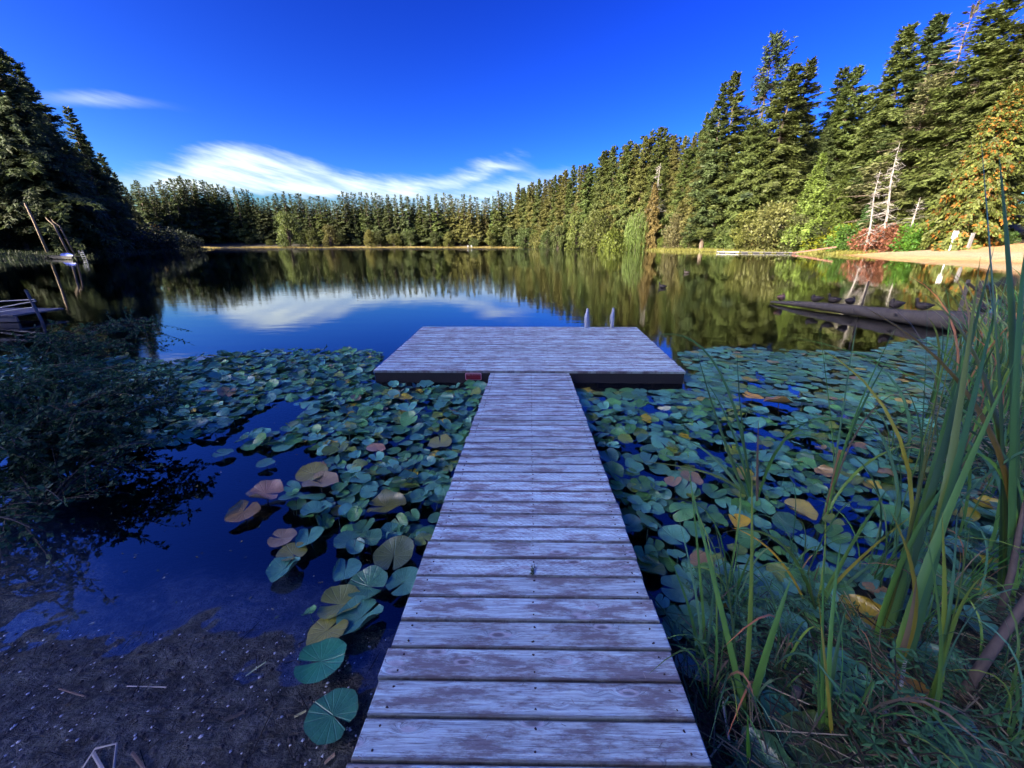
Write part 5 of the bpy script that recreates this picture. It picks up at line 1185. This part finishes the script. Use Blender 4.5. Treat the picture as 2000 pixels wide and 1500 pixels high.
def duck(loc, rz, s, mat, label, sleeping=False, swim=False, cat='bird', group=None):
    e = empty('duck', loc, rz); e.scale = (s * .85, s, s * 1.2); tag(e, label, cat, group)
    b = MB(); secs = [(-.24, .10, .012, .012), (-.17, .085, .05, .035), (-.08, .07, .085, .07), (.02, .06, .095, .085), (.11, .07, .08, .075), (.165, .10, .05, .055), (.185, .145, .034, .034), (.19, .175, .034, .034), (.20, .20, .04, .038), (.215, .222, .036, .03), (.225, .235, .012, .012)]
    if sleeping: secs = secs[:5] + [(.13, .10, .055, .055), (.12, .13, .04, .04), (.10, .145, .04, .036), (.075, .152, .03, .026), (.06, .155, .01, .01)]
    rings = []
    for i, (x, z, ry, rz_) in enumerate(secs):
        nx_ = secs[min(i + 1, len(secs) - 1)]; pv = secs[max(i - 1, 0)]; d = Vector((nx_[0] - pv[0], 0, nx_[1] - pv[1])).normalized(); u = Vector((0, 1, 0)); v = d.cross(u)
        rings.append([b.vert(Vector((x, 0, z)) + u * ry * cos(k_ * pi / 5) + v * rz_ * sin(k_ * pi / 5)) for k_ in range(10)])
    for a, c in zip(rings, rings[1:]):
        for k_ in range(10): b.face(a[k_], a[(k_ + 1) % 10], c[(k_ + 1) % 10], c[k_])
    b.face(*rings[0][::-1]); b.face(*rings[-1]); b.build('body', mat, e, smooth=True)
    hx, hz = (.225, .222) if not sleeping else (.06, .15)
    b = MB(); sg_ = 1 if not sleeping else -1; b.tube([(hx, 0, hz), (hx + .03 * sg_, 0, hz - .012), (hx + .055 * sg_, 0, hz - .018)], [.014, .011, .006], 6, True, (1.3, .7)); b.build('bill', M_bill, e)
    for sy in (-1, 1):
        b = MB()
        if not swim: b.tube([(.0, sy * .035, .02), (.005, sy * .035, -.045)], .006, 5); b.tube([(.0, sy * .035, -.043), (.04, sy * .04, -.047)], [.006, .012], 5, True, (1.5, .4)); b.build('leg', M_bill, e)
        b = MB(); b.tube([(.09, sy * .07, .085), (.0, sy * .09, .085), (-.1, sy * .065, .085), (-.2, sy * .02, .095)], [.02, .035, .028, .006], 6, True, (.5, 1.1)); b.build('wing', mat, e, smooth=True)
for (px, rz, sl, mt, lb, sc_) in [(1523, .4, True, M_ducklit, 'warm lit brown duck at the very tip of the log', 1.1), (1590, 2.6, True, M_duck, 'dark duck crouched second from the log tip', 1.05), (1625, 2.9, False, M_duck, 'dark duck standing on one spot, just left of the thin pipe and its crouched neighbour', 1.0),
                                  (1656, .2, True, M_duck, 'dark duck sitting low at the foot of the thin pipe', 1.05), (1744, 3.0, True, M_duck, 'dark oval duck resting right of the thin pipe', 1.15), (1797, 2.7, False, M_duck, 'dark hunched duck on the thick part of the log', 1.05), (1912, 1.2, False, M_duck, 'dark small duck beside the broken railing', .9)]:
    t = t_at(px); q = logtop(t); q.z += .035; duck(q, rz, sc_, mt, lb, sl)
for (a, b_, lb) in [(1294, 562, 'dark water bird swimming beyond the platform right corner'), (1341, 534, 'small far water bird swimming toward the beach dock')]:
    q = W(a, b_, 0); duck(Vector((q.x, q.y, -.03)), 2.5, 1.1, M_duck, lb, False, True)
q = p1.lerp(p2, t_at(1668)); b = MB(); b.tube([(q.x + .1, q.y - .1, -.6), (q.x + .1, q.y - .1, P(1667, 549, q.y - .1).z)], .022, 8); tag(b.build('mooring_pipe', M_log), 'thin rusty pipe standing upright behind the log', 'pipe')
rl = empty('broken_railing', (0, 0, 0)); tag(rl, 'broken dark wooden railing with crossed braces behind the reeds', 'railing'); Yr = 10.3
for (pa, pb, nm) in [((1877, 606), (1892, 546), 'post'), ((1903, 608), (1918, 548), 'post'), ((1890, 552), (1955, 606), 'brace'), ((1918, 556), (1890, 606), 'brace'), ((1925, 556), (1975, 604), 'brace')]:
    A, B = P(*pa, Yr), P(*pb, Yr + .1); A.z = min(A.z, .35) - .15 if nm == 'post' else A.z; b = MB(); b.tube([A, B], .055 if nm == 'post' else .035, 4, True); b.build(nm, M_log, rl)

# little pier at the left edge
lp = empty('left_pier', (0, 0, 0)); tag(lp, 'small grey pier with pipe rails and a leaning post at the left edge', 'pier')
A = W(72, 612, .18); Y0 = A.y; lx = A.x
for i in range(16):
    b = MB(); b.box((0, 0, 0), (.14, 1.3, .04), bev=.004); place('plank', b.mesh('plank', M_greywood), lp, (lx - .1 - i * .15, Y0 + .1, .2 + rs.uniform(-.004, .004)), (0, 0, rs.uniform(-.01, .01)))
b = MB(); b.box((lx - 1.25, Y0 - .5, .1), (2.5, .05, .16)); b.build('edge_beam', M_greywood, lp)
pt = P(50, 566, Y0 - .2); pb = P(78, 620, Y0 - .2); b = MB(); b.tube([pb + (pb - pt) * .8, pt], .035, 8); b.build('post', M_greywood, lp)
for (a, c) in (((70, 588), (-60, 612)), ((68, 585), (-60, 592)), ((66, 600), (-60, 618))):
    b = MB(); b.tube([P(*a, Y0 - .2), P(*c, Y0 - .3)], .018, 6); b.build('rail', M_metal, lp)

# far left pier, blue canoe and its ladder
fp = empty('bank_pier', (0, 0, 0)); tag(fp, 'dark low timber pier reaching out from the left bank', 'pier')
A = W(60, 503, .0); B = W(158, 507, .0); A.z = B.z = .42; d = (B - A); nn = int(d.length / .3); an = math.atan2(d.y, d.x)
for i in range(nn):
    q = A + d * ((i + .5) / nn); b = MB(); b.box((0, 0, 0), (d.length / nn - .02, 1.5, .06)); place('plank', b.mesh('plank', M_black), fp, q, (0, 0, an))
b = MB(); q = A + d * .5; b.box((0, 0, 0), (d.length, .1, .35)); place('side_beam', b.mesh('side_beam', M_black), fp, q + Vector((sin(an) * .8, -cos(an) * .8, -.16)), (0, 0, an))
for t in (.1, .5, .95):
    q = A + d * t; b = MB(); b.tube([(q.x, q.y, -1), (q.x, q.y, .35)], .12, 8); b.build('pile', M_log, fp)
ca = empty('blue_canoe', A + d * .78 + Vector((0, 0, .32)), an); tag(ca, 'upturned blue canoe resting on the far left pier', 'canoe')
b = MB(); sec = [(-2.2, .03), (-1.6, .28), (-.8, .40), (0, .43), (.8, .40), (1.6, .28), (2.2, .03)]; rings = []
for x, wd in sec: rings.append([b.vert((x, wd * cos(k_ * pi / 8), -.28 + (.12 + wd * .75) * sin(k_ * pi / 8))) for k_ in range(9)])
for a, c in zip(rings, rings[1:]):
    for k_ in range(8): b.face(a[k_], c[k_], c[k_ + 1], a[k_ + 1])
b.build('hull', M_blue, ca, smooth=True)
for sy in (-1, 1):
    b = MB(); b.tube([(x, sy * wd, -.28) for x, wd in sec], .025, 5); b.build('gunwale', M_metal, ca)
ld_ = empty('pier_ladder', B + Vector((.5, 0, .0))); tag(ld_, 'silver metal ladder at the end of the far left pier', 'ladder')
for sx in (-.25, .25):
    b = MB(); b.tube([(sx + .15, 0, -1.1), (sx, 0, .75), (sx - .12, 0, .85), (sx - .22, 0, .4)], .03, 6); b.build('side_rail', M_metal, ld_)
for k_ in range(5):
    b = MB(); z = -.6 + k_ * .3; b.box((.07 - (z + .2) * .08, 0, z), (.5, .06, .035)); b.build('rung', M_metal, ld_)
rb = empty('rowing_boat', W(292, 489.0, .12)); tag(rb, 'tiny dark rowing boat with a white seat drawn up on the left spit', 'boat')
b = MB(); rings = []
for x, wd, z in [(-1.6, .45, 0), (-.8, .6, 0), (.3, .6, .03), (1.1, .35, .1), (1.6, .04, .2)]: rings.append([b.vert((x, wd * cos(k_ * pi / 6), z + .4 - .5 * sin(k_ * pi / 6))) for k_ in range(7)])
for a, c in zip(rings, rings[1:]):
    for k_ in range(6): b.face(a[k_], a[k_ + 1], c[k_ + 1], c[k_])
b.face(*rings[0]); b.build('hull', M_black, rb, smooth=True); b = MB(); b.box((-.1, 0, .38), (.5, 1.1, .12)); b.build('seat', M_white, rb)

# beach dock, ramp, rocks and signs on the right shore
bd = empty('beach_dock', (0, 0, 0)); tag(bd, 'low grey floating dock of several sections beside the beach', 'dock')
DA = W(1400, 494, .0); DB = W(1560, 495.5, .0); DA.z = DB.z = .28; d = DB - DA; an = math.atan2(d.y, d.x); nn = 7
for i in range(nn):
    q = DA + d * ((i + .5) / nn); b = MB(); b.box((0, 0, 0), (d.length / nn - .08, 1.6, .10)); place('deck_section', b.mesh('deck_section', M_white if i < 2 else M_greywood), bd, q, (0, 0, an))
    b = MB(); b.box((0, 0, 0), (d.length / nn * .55, 1.2, .22)); place('float_block', b.mesh('float_block', M_black), bd, q - Vector((0, 0, .16)), (0, 0, an))
for t in (.02, .1, .62):
    q = DA + d * t; b = MB(); b.tube([(q.x, q.y + .9, -1), (q.x, q.y + .9, .95)], .04, 6); b.build('post', M_greywood, bd)
rm = empty('dock_ramp', (0, 0, 0)); tag(rm, 'brown wooden ramp rising from the beach dock to the sand', 'ramp')
RA = W(1548, 496, .0); RA.z = .34; RB = P(1632, 481.5, RA.y - 3); d = RB - RA; an = math.atan2(d.y, d.x); pi_ = math.asin(d.z / d.length); nn = 26
for i in range(nn):
    q = RA + d * ((i + .5) / nn); b = MB() ; b.box((0, 0, 0), (d.length / nn - .03, 1.5, .06)); place('plank', b.mesh('plank', M_brownwood), rm, q, (0, -pi_, an))
for sy in (-.72, .72):
    b = MB(); b.box((0, 0, 0), (d.length, .08, .22)); place('side_rail', b.mesh('side_rail', M_brownwood), rm, (RA + RB) / 2 + Vector((-sin(an) * sy, cos(an) * sy, -.12)), (0, -pi_, an))
rk = random.Random(77)
for i in range(24):
    a = rk.uniform(1570, 1660); q = Wg(a, rk.uniform(483, 489), .1); q = W(a, 492, .0) + Vector((rk.uniform(0, 3), rk.uniform(-2, 2), 0)); sd_ = float(sdist(np.array([q.x]), np.array([q.y]))[0]); q.z = max(H(q.x, q.y), 0); s = rk.uniform(.14, .34)
    b = MB(); b.tube([(0, 0, -s * .4), (s * .1, 0, 0), (.02, .02, s * .45), (0, 0, s * .6)], [s * .7, s, s * .75, s * .2], 6); o = b.build('shore_rock', M_rock); o.location = q; o.rotation_euler = (0, 0, rk.uniform(0, 6)); o.scale = (rk.uniform(.8, 1.4), 1, 1)
    tag(o, 'pale rock in the little heap where the dock ramp meets the sand', 'rock', 'rocks at the foot of the dock ramp')
def stake(px, py0, Yd, h_px, wid, name, lb, panel=None, mat=M_white):
    p = P(px, py0, Yd); z = H(p.x, p.y); top = P(px, py0 - h_px, Yd).z; e = empty(name, (p.x, p.y, z)); tag(e, lb, name.split('_')[-1]); b = MB(); b.box((0, 0, (top - z) / 2), (wid, wid, top - z + .2)); b.build('post', mat, e)
    if panel:
        w_, h_ = panel; b = MB(); b.box((0, -.08, top - z - h_ / 2 + .1), (w_, .04, h_)); b.build('panel', mat, e)
stake(1858, 478, 69, 26, .14, 'white_sign', 'white rectangular sign on a post at the back of the beach', (.95, 1.25))
stake(1893, 478, 68, 22, .35, 'grey_post', 'pale grey short post right of the white beach sign', None, M_greywood)
stake(1438, 482, 122, 22, .12, 'grey_stake', 'thin grey stake among the green shrubs left of the willow scrub', None, M_greywood)
stake(1587, 482, 112, 15, .16, 'ramp_post', 'short post beside the top of the dock ramp', None, M_greywood)
stake(1110, 484, 205, 10, .35, 'shore_post', 'pale squared post on the far shore right of the red soil bank', (1.0, .5))
for (a, b_, lb) in [(914, 474, 'white slatted chair alone on the far lawn, left of its pair'), (921, 475, 'white slatted chair closest to the far lawn trees')]:
    q = P(a, b_, 243); e = empty('garden_chair', (q.x, q.y, H(q.x, q.y)), .6); tag(e, lb, 'chair')
    b = MB(); b.box((0, 0, .45), (.8, .8, .08)); b.build('seat', M_white, e); b = MB(); b.box((0, .42, .95), (.8, .08, 1.0)); b.build('backrest', M_white, e)
    for sx in (-.35, .35):
        for sy in (-.35, .35): b = MB(); b.box((sx, sy, .22), (.08, .08, .44)); b.build('leg', M_white, e)
for (a, b_, lb) in [(1270, 484, 'pale grey boulder at the water right of the willow strands'), (1403, 455, 'white boulder like mound in the green vines above the dock')]:
    q = P(a, b_, 104 if a > 1400 else 122); s = .8; b = MB(); b.tube([(0, 0, -.4), (.1, 0, .2), (0, 0, .7), (0, 0, .9)], [s * .8, s, s * .7, s * .2], 8); o = b.build('boulder', M_rock); o.location = (q.x, q.y, H(q.x, q.y)); tag(o, lb, 'boulder')

b = MB(); rf = random.Random(55)
for _ in range(420):
    q = W(rf.uniform(0, 1000) if rf.random() < .7 else rf.uniform(1250, 1900), rf.uniform(560, 1230), 0)
    if H(q.x, q.y) > -.02: continue
    a = rf.uniform(0, 6.28); v = rf.uniform(.5, 1.3); b.cur = rf.choice([(.5 * v, .42 * v, .2 * v), (.2 * v, .3 * v, .1 * v), (.6 * v, .6 * v, .5 * v)]); b.kite(Vector((q.x, q.y, .004)), Vector((cos(a), sin(a), 0)), Vector((0, 0, 1)), rf.uniform(.008, .035), rf.uniform(.002, .006), 0)
o = b.build('floating_bits', M_leaf); o.color = (1, 1, 1, 1); tag(o, 'tiny leaf scraps and seeds floating on the open water', 'leaf scraps', kind='stuff')

# sprig and crumbs on the deck
sl_ = lambda x, y_: HW0 + SL * y_
q = P(1040, 1105, 1.7); e = empty('moss_sprig', (.03, 1.02, sl_(0, 1.02) + .002)); d_ = W(1040, 1110, sl_(0, 1.0)); e.location = (d_.x, d_.y, sl_(0, d_.y) + .002); tag(e, 'small green sprig lying on a plank of the walkway', 'sprig')
b = MB(); b.tube([(0, 0, .002), (.01, .03, .006), (.012, .06, .004)], .0012, 4); b.build('stem', M_twig, e); b = MB()
for i in range(70): a = rs.uniform(0, 6.28); b.kite(Vector((rs.gauss(0, .005), rs.uniform(-.02, .035), .004)), Vector((cos(a), sin(a), .3)).normalized(), Vector((0, 0, 1)), .012, .002)
o = b.build('leaves', M_leaf, e); o.color = (.06, .10, .03, 1); tag(o, kind='stuff')
b = MB()
for i in range(150):
    x = rs.uniform(-.6, .6); y_ = rs.uniform(.3, 4.5); a = rs.uniform(0, 6.28); l = rs.uniform(.006, .022); z = sl_(x, y_) + .0025; b.cur = random.choice([(.5, .42, .32), (.25, .18, .12), (.1, .08, .06)]); b.tube([(x, y_, z), (x + cos(a) * l, y_ + sin(a) * l, z + SL * sin(a) * l + .001)], .0008, 3, False)
o = b.build('deck_crumbs', M_leaf); o.color = (1, 1, 1, 1); tag(o, 'tiny dry needles and crumbs scattered on the walkway planks', 'dry needles', kind='stuff')
